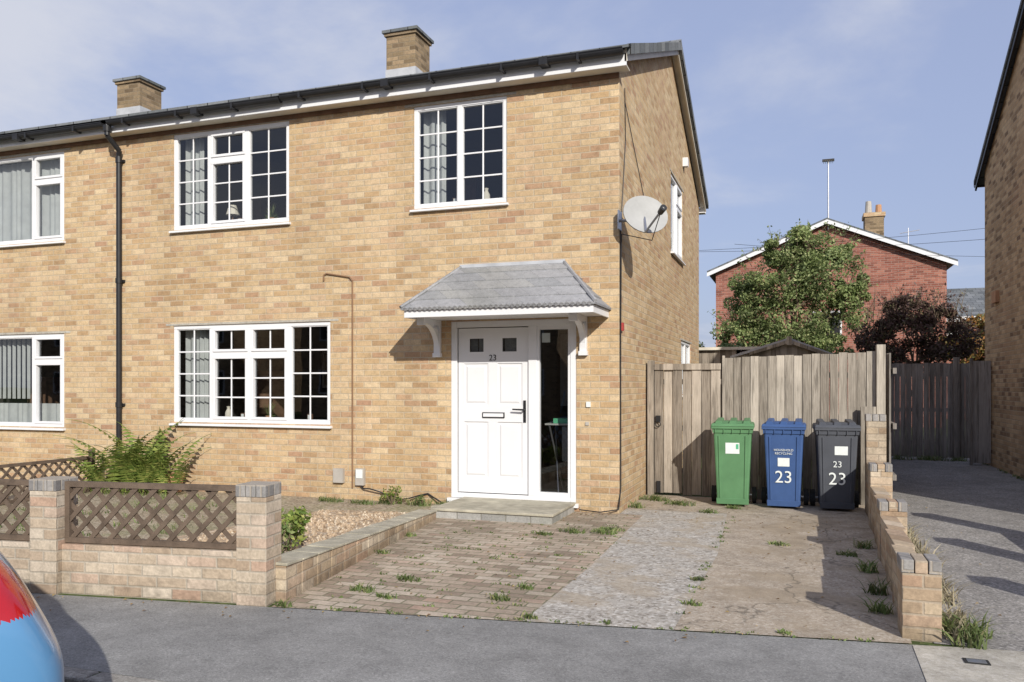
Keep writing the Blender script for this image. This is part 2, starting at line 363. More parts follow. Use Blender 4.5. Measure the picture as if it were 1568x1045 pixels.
# ================================================================== MAIN HOUSE
H=empty('brick_house')
XL=-14.3; D=7.9; EZ=5.0; RY=3.95; RZ=6.83
front=[(-6.25,-4.37,3.60,4.92),(-2.57,-1.35,3.63,4.89),(-6.25,-3.75,.95,2.28),(-2.07,-.50,.10,2.23),(-10.1,-8.23,3.58,4.89),(-10.75,-8.23,.84,2.22),(-13.0,-11.8,3.6,4.86),(-13.8,-12.23,.1,2.23)]
w=MB()
fy=lambda u,d,z:(u,d,z); fx=lambda u,d,z:(-d,u,z)
wall(w,fy,XL,0,-.05,EZ+.1,front,'brick')
side=[(3.98,5.38,3.60,4.86),(5.2,6.55,1.3,2.24)]
wall(w,fx,0,D,-.05,EZ+.1,side,'brick')
w.poly([(0,0,EZ+.1),(0,D,EZ+.1),(0,RY,RZ-.06)],'brick')
w.poly([(XL,0,-.05),(XL,D,-.05),(XL,D,EZ+.1),(XL,RY,RZ-.06),(XL,0,EZ+.1)],'brick')
w.poly([(XL,D,-.05),(0,D,-.05),(0,D,EZ+.1),(XL,D,EZ+.1)],'brick')
w.obj('brick_walls',H)
window(H,'window_upper_three_pane',1.88,1.32,[.60,1.21],(-6.25,0,3.60),fans=(1,),curt=(1.3,.5),items=((.85,'lamp'),(1.5,'plant'),(1.0,'frame')))
window(H,'window_upper_two_pane',1.22,1.26,[.61],(-2.57,0,3.63),curt=(1.3,.3),items=((.5,'frame'),(.9,'vase')))
window(H,'window_lower_four_pane',2.50,1.33,[.63,1.25,1.87],(-6.25,0,.95),fans=(1,2),curt=(1.7,.5),items=((.8,'vase'),(1.05,'frame'),(1.45,'plant'),(1.75,'vase'),(2.1,'frame')))
window(H,'window_upper_neighbour',1.87,1.31,[1.25],(-10.1,0,3.58),bars=False,fans=(1,),net=.97,curt=(0,0))
window(H,'window_lower_neighbour',2.52,1.38,[.62,1.9],(-10.75,0,.84),bars=False,fans=(2,),net=.25,curt=(0,.7),blinds=(.1,1.85))
window(H,'window_upper_neighbour_end',1.2,1.26,[.6],(-13.0,0,3.6))
window(H,'window_side_upper',1.40,1.26,[.7],(0,3.98,3.6),rotz=math.pi/2,bars=False,fans=(1,))
window(H,'window_side_lower',1.35,.94,[.67],(0,5.2,1.3),rotz=math.pi/2,bars=False)
nd_=MB(); nd_.box(-13.8,-12.23,.02,.09,.1,2.23,'white'); nd_.box(-13.65,-12.9,.01,.019,.2,2.1,'brown'); nd_.box(-12.8,-12.4,.01,.019,.2,2.1,'black'); nd_.obj('neighbour_door',H,bevel=.01)
# roof
r=MB(); sl=(RZ-5.14)/(RY+.27)
n=13
for k in range(n):
    a=k/n; b=(k+1)/n+.006
    for sgn in (1,-1):
        ya=-.27+(RY+.27)*a; yb=-.27+(RY+.27)*min(1,b); za=5.14+sl*(ya+.27); zb=5.14+sl*(yb+.27)
        if sgn<0: ya,yb=2*RY-ya,2*RY-yb
        r.hexa([(XL-.1,ya,za+.012),(.17,ya,za+.012),(.17,yb,zb-.004),(XL-.1,yb,zb-.004)],[(XL-.1,ya,za+.045),(.17,ya,za+.045),(.17,yb,zb+.03),(XL-.1,yb,zb+.03)],'tile')
r.obj('roof_tiles',H)
rr=MB()
x=XL-.1
while x<.17:
    x2=min(x+.45,.17)
    rr.hexa([(x,RY-.13,RZ-.01),(x2,RY-.13,RZ-.01),(x2,RY,RZ+.055),(x,RY,RZ+.055)],[(x,RY-.13,RZ+.02),(x2,RY-.13,RZ+.02),(x2,RY,RZ+.1),(x,RY,RZ+.1)],'tile')
    rr.hexa([(x,RY,RZ+.055),(x2,RY,RZ+.055),(x2,RY+.13,RZ-.01),(x,RY+.13,RZ-.01)],[(x,RY,RZ+.1),(x2,RY,RZ+.1),(x2,RY+.13,RZ+.02),(x,RY+.13,RZ+.02)],'tile'); x+=.453
rr.obj('ridge_tiles',H)
fs=MB()
fs.box(XL,.12,-.20,-.175,4.985,5.12,'white'); fs.box(XL,.12,-.175,-.003,4.985,5.0,'cream'); fs.box(XL,.0,-.03,-.004,4.93,4.984,'brown')  # brown strip under the soffit: eave shadow line put in as colour, no timber there
fs.box(XL,.12,D+.175,D+.2,4.985,5.12,'white'); fs.box(XL,.12,D+.003,D+.175,4.985,5.0,'white')
for sgn in (1,-1):
    y0=-.2; y1=RY; 
    if sgn<0: y0=2*RY+.2
    z0=5.14+sl*.07
    for xa,xb,za,zb,mm in ((.10,.125,-.14,-.0,'cream'),(.002,.10,-.06,-.045,'cream')):
        fs.hexa([(xa,y0,z0+za),(xb,y0,z0+za),(xb,y1,RZ+za),(xa,y1,RZ+za)],[(xa,y0,z0+zb),(xb,y0,z0+zb),(xb,y1,RZ+zb),(xa,y1,RZ+zb)],mm)
    fs.hexa([(.128,y0,z0-.07),(.175,y0,z0-.07),(.175,y1,RZ-.07),(.128,y1,RZ-.07)],[(.128,y0,z0+.05),(.175,y0,z0+.05),(.175,y1,RZ+.05),(.128,y1,RZ+.05)],'tile')
fs.obj('fascia_and_bargeboards',H)
g=MB()
for gx0,gx1,gz in ((XL,-7.2,5.095),(-7.12,-4.32,5.115),(-4.30,.10,5.135)):
    N=9; R=.06
    prof=[(-.265+R*math.cos(math.pi+math.pi*k/N),gz+R*math.sin(math.pi+math.pi*k/N)) for k in range(N+1)]
    for (ya,za),(yb,zb) in zip(prof[:-1],prof[1:]): g.poly([(gx0,ya,za),(gx1,ya,za),(gx1,yb,zb),(gx0,yb,zb)],'black')
    for xe in (gx0,gx1): g.poly([(xe,a,b) for a,b in prof],'black')
    g.box(gx0,gx1,-.332,-.322,gz,gz+.012,'black')
    x=gx0+.3
    while x<gx1-.1:
        g.box(x-.015,x+.015,-.332,-.2,gz-.07,gz-.055,'black'); g.box(x-.015,x+.015,-.338,-.333,gz-.07,gz+.01,'black'); x+=.9
    x=gx0+1.5
    while x<gx1-.5: g.box(x-.05,x+.05,-.337,-.2,gz-.072,gz+.014,'black'); x+=2.0
g.obj('gutters',H)
dp=MB()
dp.path([(-7.15,-.265,5.03),(-7.15,-.265,4.93),(-7.12,-.08,4.76),(-7.15,-.06,4.70),(-7.15,-.06,.12),(-7.13,-.12,.04)],.036,'black',12)
for z in (4.6,2.9,1.15): dp.tube((-7.15,-.06,z),(-7.15,-.06,z+.07),.046,.046,'black',12); dp.box(-7.21,-7.09,-.03,-.001,z+.015,z+.05,'black')
dp.tube((-7.15,-.265,5.06),(-7.15,-.265,4.98),.055,.05,'black',12)
dp.obj('downpipe',H,smooth=False)
# chimneys
for cx0,cx1,top in ((-4.90,-4.34,7.56),(-10.93,-10.36,7.46)):
    c=MB(); c.box(cx0,cx1,3.66,4.24,6.6,top,'brick_ch'); c.box(cx0-.03,cx1+.03,3.63,4.27,top+.001,top+.05,'brick_ch'); c.box(cx0-.06,cx1+.06,3.60,4.30,top+.051,top+.10,'tile')
    c.box(cx0-.012,cx1+.012,3.648,4.252,6.7,6.98,'lead')
    c.tube(((cx0+cx1)/2,3.95,top+.10),((cx0+cx1)/2,3.95,top+.16),.1,.09,'cream',12)
    c.obj('chimney',H)
# door
d=empty('front_door_unit',(-2.07,0,.10)); d.parent=H
mb=MB(); W=1.57; Hh=2.13
mb.box(0,.075,.01,.09,0,Hh,'white'); mb.box(W-.075,W,.01,.09,0,Hh,'white'); mb.box(.075,W-.075,.01,.09,Hh-.075,Hh,'white'); mb.box(.075,W-.075,.01,.09,0,.06,'white')
mb.box(.985,1.09,.01,.09,.06,Hh-.075,'white')
mb.obj('door_frame',d,bevel=.005)
lf=MB(); lx0,lx1,lz0,lz1=.085,.978,.07,Hh-.085
PAN=[(.16,.47,.10+.15,.92),(.59,.90,.25,.92),(.16,.47,1.12,1.62),(.59,.90,1.12,1.62)]
SQ=[(.23,.41,1.76,1.92),(.65,.83,1.76,1.92)]
def leaf_face(u,dd,z): return (u,.04+dd,z)
wall(lf,leaf_face,lx0,lx1,lz0,lz1,[(a,b,c,e2) for a,b,c,e2 in PAN]+[(a,b,c,e2) for a,b,c,e2 in SQ],'white',rev=.012)
for a,b,c,e2 in PAN:
    lf.poly([(a,.052,c),(b,.052,c),(b,.052,e2),(a,.052,e2)],'white'); lf.hexa([(a+.025,.0515,c+.025),(b-.025,.0515,c+.025),(b-.025,.0515,e2-.025),(a+.025,.0515,e2-.025)],[(a+.045,.043,c+.045),(b-.045,.043,c+.045),(b-.045,.043,e2-.045),(a+.045,.043,e2-.045)],'white')
for a,b,c,e2 in SQ:
    lf.poly([(a,.0525,c),(b,.0525,c),(b,.0525,e2),(a,.0525,e2)],'glass'); lf.poly([(a,.08,c),(b,.08,c),(b,.08,e2),(a,.08,e2)],'tile')
lf.obj('door_leaf',d)
hd=MB()
hd.box(.40,.68,.025,.04,.97,1.035,'black'); hd.box(.412,.668,.019,.0245,.982,1.023,'white')
hd.box(.918,.948,.028,.039,.92,1.18,'black'); hd.tube((.933,.03,1.07),(.933,-.03,1.07),.011,.011,'black'); hd.tube((.933,-.025,1.07),(.80,-.025,1.075),.011,.009,'black')
hd.obj('letterplate_and_handle',d)
text('door_number','23',.10,'black',d,(.53,.036,1.655))
sg=MB(); sg.box(1.09,1.495,.02,.08,.06,.11,'white'); sg.box(1.09,1.495,.02,.08,2.01,2.055,'white'); sg.box(1.09,1.12,.02,.08,.11,2.01,'white'); sg.box(1.465,1.495,.02,.08,.11,2.01,'white')
sg.poly([(1.12,.05,.11),(1.465,.05,.11),(1.465,.05,2.01),(1.12,.05,2.01)],'glass'); sg.box(1.14,1.24,.052,.056,1.86,1.97,'sticker'); sg.obj('side_light',d)
rm=MB(); 
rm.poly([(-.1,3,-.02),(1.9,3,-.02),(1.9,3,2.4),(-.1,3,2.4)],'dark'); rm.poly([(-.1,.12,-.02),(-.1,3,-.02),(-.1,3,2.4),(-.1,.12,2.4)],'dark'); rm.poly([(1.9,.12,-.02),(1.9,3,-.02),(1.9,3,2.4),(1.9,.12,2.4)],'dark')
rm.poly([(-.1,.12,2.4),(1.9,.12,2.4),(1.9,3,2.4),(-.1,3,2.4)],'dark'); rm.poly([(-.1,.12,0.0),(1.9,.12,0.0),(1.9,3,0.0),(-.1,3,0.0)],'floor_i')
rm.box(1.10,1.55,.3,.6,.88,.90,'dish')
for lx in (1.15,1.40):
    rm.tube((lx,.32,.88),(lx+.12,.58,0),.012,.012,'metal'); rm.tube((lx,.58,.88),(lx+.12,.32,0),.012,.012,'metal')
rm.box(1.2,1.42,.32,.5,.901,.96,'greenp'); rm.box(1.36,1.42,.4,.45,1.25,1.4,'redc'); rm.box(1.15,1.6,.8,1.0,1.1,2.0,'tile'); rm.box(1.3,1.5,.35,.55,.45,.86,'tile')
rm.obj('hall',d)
dr=MB(); dr.box(-.03,W+.03,-.05,.09,-.045,0,'white'); dr.obj('door_sill',d)
# canopy
cp=empty('door_canopy'); cp.parent=H
cx0,cx1,cy=-2.32,-.12,-.75
c=MB()
c.box(cx0,cx1,cy,cy+.025,2.225,2.31,'white'); c.box(cx0,cx0+.025,cy+.025,-.002,2.225,2.31,'white'); c.box(cx1-.025,cx1,cy+.025,-.002,2.225,2.31,'white')
c.box(cx0+.025,cx1-.025,cy+.025,-.002,2.245,2.26,'white'); c.obj('canopy_fascia',cp,bevel=.003)
c=MB(); K=5; ins=.43; z0,z1=2.31,2.88
def ring(t,dz=0,o=0):
    X0=cx0-.03+ins*t-o; X1=cx1+.03-(ins+.13)*t+o; Y=cy-.03-o+(.75+.03)*t; Z=z0+(z1-z0)*t+dz
    return [(X0,Y,Z),(X1,Y,Z),(X1,-.002,Z),(X0,-.002,Z)]
for k in range(K):
    t0=k/K; t1=(k+1)/K
    a=ring(t0,.0,.0); b=ring(t0,.026,-.001); cc=ring(t1,.006,0)
    for q0,q1,q2,q3 in ((0,1,1,0),(1,2,2,1),(3,0,0,3)):
        c.poly([a[q0],a[q1],b[q1],b[q0]],'ctile'); c.poly([b[q0],b[q1],cc[q1],cc[q0]],'ctile')
c.poly(ring(0,.001),'ctile')
nz_=36
for k in range(nz_):
    xx=cx0+.0+(cx1-cx0)*(k+.5)/nz_; c.tube((xx,cy-.035,2.318),(xx,cy+.03,2.345),.022,.022,'ctile',8)
A=ring(0,.03);B=ring(1,.01)
c.path([A[0],B[0]],.022,'ctile',6); c.path([A[1],B[1]],.022,'ctile',6)
c.box(B[0][0]-.02,B[1][0]+.02,-.03,-.003,2.87,2.91,'lead')
c.obj('canopy_tiles',cp)
c=MB()
for bx in (-2.235,-.41):
    c.box(bx-.04,bx+.04,-.05,-.001,1.85,2.244,'white'); c.box(bx-.04,bx+.04,-.46,-.05,2.185,2.244,'white')
    N=8
    arc=[(-.42+.37*math.sin(t_),1.88+.305*math.cos(t_)) for t_ in [i*math.pi/2/N for i in range(N+1)]]
    for (ya,za),(yb,zb) in zip(arc[:-1],arc[1:]):
        th_=.085
        c.hexa([(bx-.032,ya,za),(bx+.032,ya,za),(bx+.032,yb,zb),(bx-.032,yb,zb)],[(bx-.032,min(ya+.03,-.05),2.19),(bx+.032,min(ya+.03,-.05),2.19),(bx+.032,min(yb+.03,-.05),2.19),(bx-.032,min(yb+.03,-.05),2.19)] if ya<-.25 else [(bx-.032,min(ya+th_,-.045),za+th_*.3),(bx+.032,min(ya+th_,-.045),za+th_*.3),(bx+.032,min(yb+th_,-.045),zb+th_*.3),(bx-.032,min(yb+th_,-.045),zb+th_*.3)],'white')
    c.box(bx-.05,bx+.05,-.065,-.0015,1.80,1.849,'white'); c.box(bx-.047,bx+.047,-.50,-.45,2.16,2.243,'white')
c.obj('canopy_brackets',cp)
# conduit, boxes, plate
c=MB(); c.path([(-3.84,-.014,2.80),(-3.84,-.014,2.87),(-3.80,-.014,2.89),(-3.46,-.014,2.83),(-3.42,-.014,2.78),(-3.42,-.014,.16)],.011,'tanpipe',6)
c.box(-3.68,-3.54,-.05,-.001,.22,.40,'utility'); c.box(-3.36,-3.24,-.05,-.001,.20,.41,'utility'); c.box(-3.345,-3.255,-.056,-.0505,.29,.40,'sticker')
c.box(-.38,-.33,-.02,-.001,1.21,1.27,'sticker'); c.box(-.39,-.35,-.015,-.001,1.0,1.04,'utility'); c.box(.001,.03,.06,.13,2.08,2.17,'redc')
pts=[(-3.3,-.03,.2)]+[(-3.25+i*.11,-.04-.03*math.sin(i*1.3),.12+.05*math.sin(i*.8+1)-.004*i) for i in range(9)]+[(-2.1,-.1,.02)]
c.path(pts,.009,'black',6)
c.path([(-.45,-.06,.04),(-.2,-.1,.03),(0,-.04,.06),(.015,.01,.3),(.012,.02,1.0),(.012,.02,3.2)],.007,'black',6)
c.path([(.012,.02,3.2),(.012,.3,4.3),(.012,.25,4.9)],.005,'black',5)
c.path([(.012,.25,4.75),(.012,1.8,3.7),(.012,3.4,3.9)],.005,'black',5)
c.box(.001,.09,5.38,5.5,5.3,5.45,'white')
c.obj('cables_and_meter_boxes',H)

# satellite dish
sd=empty('satellite_dish',(.33,-.12,3.36)); 
mb=MB(); nr,ns=5,28
nd=Vector((.50,-.80,.34)).normalized(); q=nd.to_track_quat('Z','Y')
def dp_(r,a,off=0): return q@Vector((math.cos(a)*r*1.02,math.sin(a)*r*.92,(r*r)*.5-.06+off))
for off in (0,-.012):
    for i in range(nr):
        for k in range(ns):
            r0,r1=.255*i/nr,.255*(i+1)/nr; a0,a1=2*math.pi*k/ns,2*math.pi*(k+1)/ns
            if i==0: mb.poly([dp_(r0,a0,off),dp_(r1,a0,off),dp_(r1,a1,off)],'dish')
            else: mb.poly([dp_(r0,a0,off),dp_(r1,a0,off),dp_(r1,a1,off),dp_(r0,a1,off)],'dish')
mb.obj('dish_reflector',sd,smooth=True)
mb=MB()
low=Vector((.0,-.06,-.22)); tip=Vector((.24,-.34,-.03))
mb.path([low,tip],.012,'dish',8); mb.tube(tip,tip-nd*.10,.038,.032,'black',12); mb.path([low,q@Vector((0,0,-.08)),Vector((-.14,.06,-.06)),Vector((-.33,.10,-.05))],.018,'metal',8)
mb.box(-.329,-.315,.02,.18,-.15,.06,'metal'); mb.path([tip-nd*.08,Vector((.05,.05,-.3)),Vector((-.3,.1,-.2)),Vector((-.31,.1,-1.8))],.005,'black',5)
mb.obj('dish_arm',sd)

# step
s=MB(); s.box(-1.88,-.52,-.93,-.002,0,.085,'stone_step'); s.box(-1.90,-.50,-.95,-.003,.086,.115,'moss'); s.box(-2.2,-1.905,-.30,-.003,0,.03,'moss')
s.obj('door_step',bevel=.006)

# ================================================================== GROUND
def sheet(name,pts,z,m,parent=None):
    b=MB(); b.poly([(x,y,z) for x,y in pts],m); return b.obj(name,parent)
sheet('ground',[(-500,-500),(500,-500),(500,500),(-500,500)],-.135,'grass')
sheet('road',[(-80,-11.5),(80,-11.5),(80,-5.9),(-80,-5.9)],-.12,'road')
b=MB(); b.box(-80,80,-5.90,70,-.130,0,'grass'); b.obj('garden_ground')
b=MB(); x=-60
while x<60:
    b.box(x,x+.905,-5.97,-5.85,-.13,.008,'kerb'); x+=.915
b.obj('kerb',bevel=.012)
b=MB(); b.box(-80,80,-14,-11.5,-.130,-.0,'asphalt'); b.obj('opposite_pavement')
FL=lambda x:-4.36+.14*x
sheet('pavement',[(-60,-5.85),(60,-5.85),(60,-3.95),(3,-3.95),(2.66,FL(2.66)),(-1.3,FL(-1.3)),(-8,FL(-8)),(-60,FL(-8))],.004,'asphalt')
sheet('concrete_crossover',[(2.47,-5.84),(6,-5.84),(6,-3.9),(2.9,-3.96),(2.5,-4.03)],.008,'conc')
b=MB(); b.box(2.72,2.84,-4.27,-4.19,.009,.013,'rubber'); b.box(2.735,2.825,-4.258,-4.202,.0132,.015,'metal'); b.obj('stop_tap_cover')
sheet('block_paving_drive',[(-1.36,FL(-1.36)),(.30,FL(.3)),(.33,-2.7),(.27,-.003),(-1.9,-.003),(-1.82,-1)],.008,'pavers')
sheet('concrete_drive_strip',[(.30,FL(.3)),(1.2,FL(1.2)),(1.25,-1.9),(1.15,.4),(.003,.4),(.003,-.003),(.27,-.003),(.33,-2.7)],.009,'drive_mid')
sheet('concrete_drive',[(1.2,FL(1.2)),(2.5,FL(2.5)),(2.7,1.72),(.003,1.72),(.003,.4),(1.15,.4),(1.25,-1.9)],.010,'drive_r')
sheet('tarmac_path',[(2.62,-3.95),(9,-3.95),(9,-.5),(5.2,-.5),(5.2,9.2),(3.0,9.2),(2.9,1.7)],.006,'tarmac')
sheet('front_garden_soil',[(-14,FL(-8)+.1),(-8,FL(-8)+.1),(-1.5,FL(-1.5)+.1),(-1.95,-1),(-1.95,-.002),(-14,-.002)],.012,'dirt')
b=MB(); b.hexa([(-3.6,-3.9,.012),(-1.62,-3.9,.012),(-1.98,-1.0,.012),(-3.3,-1.0,.012)],[(-3.4,-3.7,.12),(-1.64,-3.7,.15),(-2.0,-1.1,.08),(-3.1,-1.1,.06)],'gravel'); 
rnd=random.Random(21)
for k in range(900):
    x=rnd.uniform(-3.1,-1.72); y=rnd.uniform(-3.6,-1.2); 
    if x>-1.66-(y+3.7)*-.14-.06-.14*(y+3.7)*2: continue
    r_=rnd.uniform(.008,.02); zz=.15-.07*(y+3.7)/2.6-.02*max(0,-x-2.2); b.hexa([(x-r_,y-r_*.7,zz-.01),(x+r_,y-r_,zz-.01),(x+r_*.8,y+r_,zz-.01),(x-r_*.9,y+r_*.8,zz-.01)],[(x-r_*.5,y-r_*.4,zz+r_),(x+r_*.5,y-r_*.5,zz+r_*.8),(x+r_*.4,y+r_*.5,zz+r_),(x-r_*.5,y+r_*.4,zz+r_*.9)],'gravel')
b.obj('gravel_bed')
# low drive edging wall
b=MB()
NS=14
for k in range(NS):
    t0,t1=k/NS,(k+1)/NS-.004
    def P_(t,dx): return (-1.56+dx+(-.44-.02*(dx>0))*t,-4.42+3.42*t)
    a0,a1,b1,b0=P_(t0,0),P_(t0,.22),P_(t1,.22),P_(t1,0); h0=.245-.16*t0; h1=.245-.16*t1; j=rnd.uniform(-.004,.004)
    b.hexa([(a0[0],a0[1],0),(a1[0],a1[1],0),(b1[0],b1[1],0),(b0[0],b0[1],0)],[(a0[0],a0[1],h0),(a1[0],a1[1],h0),(b1[0],b1[1],h1),(b0[0],b0[1],h1)],'brick_wall2')
    b.hexa([(a0[0]-.01,a0[1],h0+.002),(a1[0]+.01,a1[1],h0+.002),(b1[0]+.01,b1[1],h1+.002),(b0[0]-.01,b0[1],h1+.002)],[(a0[0]-.01,a0[1],h0+.018+j),(a1[0]+.01,a1[1],h0+.018+j),(b1[0]+.01,b1[1],h1+.018+j),(b0[0]-.01,b0[1],h1+.018+j)],'moss')
b.obj('low_edging_wall',bevel=.004)

# ---- front garden wall
ang=math.atan(.14)
GW=empty('garden_wall',(-1.40,FL(-1.40)+.003,0),ang)
b=MB()
def pillar(bb,x0,x1,y0,y1,h,m='brick_wall'):
    bb.box(x0,x1,y0,y1,-.02,h-.08,m)
    n=round((x1-x0)/.075)
    for k in range(n):
        a=x0-.004+(x1-x0+.008)*k/n; c_=x0-.004+(x1-x0+.008)*(k+1)/n-.006
        bb.box(a,c_,y0-.004,y1+.004,h-.079,h+.003*random.random(),'cap')
PIL=[(-.215,0),(-1.80,-1.585),(-3.4,-3.185),(-5.0,-4.785)]
for a,c_ in PIL: pillar(b,a,c_,0,.215,.80)
for (a,c_),(a2,c2) in zip(PIL[:-1],PIL[1:]): b.box(c2,a,.05,.155,-.02,.345,'brick_wall'); 
b.obj('wall_bricks',GW,bevel=.004)
def trellis(name,w,h,loc,rotz,parent=None,m='trellis',sp=.15):
    t=MB(); fr=.038
    t.box(0,w,-.02,.02,0,fr,m); t.box(0,w,-.02,.02,h-fr,h,m); t.box(0,fr,-.02,.02,fr,h-fr,m); t.box(w-fr,w,-.02,.02,fr,h-fr,m)
    sw=.016
    for dirn,yy in ((1,-.006),(-1,.006)):
        c0=-h
        while c0<w+h:
            pts=[]
            for z in (fr*.5,h-fr*.5):
                pts.append((c0+(z if dirn>0 else h-z),z))
            (xa,za),(xb,zb)=pts
            lo,hi=fr*.5,w-fr*.5
            def clip(xa,za,xb,zb):
                if xb==xa: return None
                if xa>xb: r_=clip(xb,zb,xa,za); return None if r_ is None else (r_[2],r_[3],r_[0],r_[1])
                if xb<lo or xa>hi: return None
                if xa<lo: za=za+(zb-za)*(lo-xa)/(xb-xa); xa=lo
                if xb>hi: zb=za+(zb-za)*(hi-xa)/(xb-xa); xb=hi
                return xa,za,xb,zb
            r_=clip(xa,za,xb,zb)
            if r_ and abs(r_[2]-r_[0])>.02:
                xa,za,xb,zb=r_; L=math.hypot(xb-xa,zb-za); nx,nz=-(zb-za)/L*sw,(xb-xa)/L*sw
                ya,yb=(yy-.005,yy+.0045)
                t.hexa([(xa-nx,ya,za-nz),(xb-nx,ya,zb-nz),(xb+nx,ya,zb+nz),(xa+nx,ya,za+nz)],[(xa-nx,yb,za-nz),(xb-nx,yb,zb-nz),(xb+nx,yb,zb+nz),(xa+nx,yb,za+nz)],m)
            c0+=sp*random.uniform(.96,1.04)
    o=t.obj(name,parent,loc,rotz); return o
for (a,c_),(a2,c2) in zip(PIL[:-1],PIL[1:]): trellis('trellis_panel',a-c2,.43,(c2,.10,.352),0,GW)
TD=empty('trellis_fence',(-7.15,-.55,0)); 
for k in range(3): trellis('divider_trellis',1.5,.48,(0,-1.55*k,.02),-math.pi/2,TD); 
b=MB()
for k in range(4): b.box(-.035,.035,.0-1.55*k,.05-1.55*k,0,.6,'trellis')
b.obj('posts',TD)

# ---- right stepped boundary wall
RW=empty('boundary_wall'); b=MB()
def xr(y): return 2.46+.035*(y+3.9)
rp=[(-3.92,.46),(-1.75,.50),(-.1,.66),(.85,1.13)]
for i,(y,h) in enumerate(rp):
    x0=xr(y); b.box(x0,x0+.205,y,y+.215,-.02,h-.075,'brick_wall2')
    for k in range(3):
        b.box(x0-.004+k*.071,x0-.004+k*.071+.066,y-.004,y+.219,h-.074,h+.004*random.random(),('cap','brick_wall2','cap')[k] if i<3 else 'cap')
    if i<3:
        y2=rp[i+1][0]; hh=[.39,.44,.60][i]
        n=max(1,int((y2-y-.215)/.5))
        for k in range(n):
            ya=y+.215+(y2-y-.215)*k/n; yb=y+.215+(y2-y-.215)*(k+1)/n; xa=xr(ya)+.03
            b.box(xa,xa+.105,ya,yb,-.02,hh-.06,'brick_wall2')
            b.box(xa-.01,xa+.115,ya,yb-.006,hh-.059,hh,'brick_wall2')
b.obj('wall_bricks',RW,bevel=.005)
RW2=empty('boundary_wall'); b=MB()
for y in (-3.6,-1.95,-.35): b.box(4.05,4.265,y,y+.215,-.02,.78,'brick_wall2'); b.box(4.045,4.27,y-.005,y+.22,.781,.84,'cap')
b.box(4.10,4.205,-3.385,-1.95,-.02,.30,'brick_wall2'); b.box(4.10,4.205,-1.735,-.35,-.02,.30,'brick_wall2')
b.obj('wall_bricks',RW2,bevel=.005)

# ================================================================== FENCES
def fence(name,x0,x1,z1,y,m,bw=.1025,parent=None,z2=None,gap=.006,axis='x',seed=3):
    e=parent or empty(name); b=MB(); n=max(1,round((x1-x0)/bw)); rnd=random.Random(seed)
    z2=z2 or z1
    for k in range(n):
        a=x0+(x1-x0)*k/n; c=x0+(x1-x0)*(k+1)/n-gap; dy=.008*rnd.random()+(.012 if k%2 else 0); top=z1+(z2-z1)*k/n+.018*rnd.random()
        if axis=='x': b.box(a,c,y+dy,y+dy+.016,.02+.03*rnd.random(),top,m)
        else: b.box(y+dy,y+dy+.016,a,c,.02,top,m)
    for zz in (.3,z1*.5,z1-.25):
        if axis=='x': b.box(x0,x1,y+.045,y+.085,zz,zz+.07,m)
        else: b.box(y+.045,y+.085,x0,x1,zz,zz+.07,m)
    b.obj('boards',e); return e
FN=fence('wooden_fence',1.02,2.80,1.80,1.72,'wood',z2=1.86)
b=MB(); b.box(2.80,2.90,1.66,1.78,0,1.95,'wood'); b.box(.985,1.018,1.70,1.76,0,1.84,'wood'); b.box(1.0,2.79,1.700,1.7195,.0,.14,'wood_dark')
b.box(2.62,2.79,1.60,1.66,0,1.2,'wood'); b.obj('posts',FN,bevel=.004)
GT=fence('wooden_gate',.12,.97,1.72,1.68,'wood_gate',bw=.12,seed=5)
b=MB(); b.box(.03,.11,1.66,1.76,0,1.78,'wood_gate'); b.box(.12,.97,1.662,1.678,1.66,1.74,'wood_gate'); b.box(.14,.20,1.655,1.675,.98,1.06,'black')
n=16
for k in range(n): 
    a0,a1=2*math.pi*k/n,2*math.pi*(k+1)/n; b.tube((.17+.035*math.cos(a0),1.645,.95+.035*math.sin(a0)),(.17+.035*math.cos(a1),1.645,.95+.035*math.sin(a1)),.006,.006,'black',5)
b.box(.15,.20,1.655,1.678,.05,.2,'black')
b.obj('gate_hardware',GT)
F2=fence('wooden_fence',3.0,5.18,1.88,8.7,'wood_dark',seed=6)
b=MB()
for px,pz,py in ((3.55,1.95,8.6),(4.75,2.0,8.55)): b.box(px,px+.1,py,py+.1,0,pz,'wood_dark')
b.box(4.9,5.19,7.6,7.64,.05,1.9,'wood_dark'); b.box(4.86,4.9,7.58,7.66,0,1.95,'wood_dark'); b.obj('posts',F2)
fence('wooden_fence',1.8,8.7,1.85,2.95,'wood_dark',axis='y',seed=7)
S=empty('garden_shed'); b=MB()
b.box(.7,2.4,8.0,10.2,0,2.03,'wood_dark')
b.poly([(.7,8,2.03),(2.4,8,2.03),(1.75,8,2.30)],'wood_dark')
b.hexa([(.62,7.9,2.0),(.62,10.3,2.0),(1.75,10.3,2.34),(1.75,7.9,2.34)],[(.62,7.9,2.05),(.62,10.3,2.05),(1.75,10.3,2.40),(1.75,7.9,2.40)],'lead')
b.hexa([(1.75,7.9,2.34),(1.75,10.3,2.34),(2.62,10.3,2.0),(2.62,7.9,2.0)],[(1.75,7.9,2.40),(1.75,10.3,2.40),(2.62,10.3,2.05),(2.62,7.9,2.05)],'lead')
b.hexa([(1.0,7.86,2.06),(1.0,7.89,2.06),(1.75,7.89,2.29),(1.75,7.86,2.29)],[(1.0,7.86,2.12),(1.0,7.89,2.12),(1.75,7.89,2.36),(1.75,7.86,2.36)],'wood')
b.hexa([(1.75,7.86,2.29),(1.75,7.89,2.29),(2.5,7.89,2.0),(2.5,7.86,2.0)],[(1.75,7.86,2.36),(1.75,7.89,2.36),(2.5,7.89,2.07),(2.5,7.86,2.07)],'wood')
b.box(1.70,1.80,7.845,7.858,2.25,2.42,'wood')
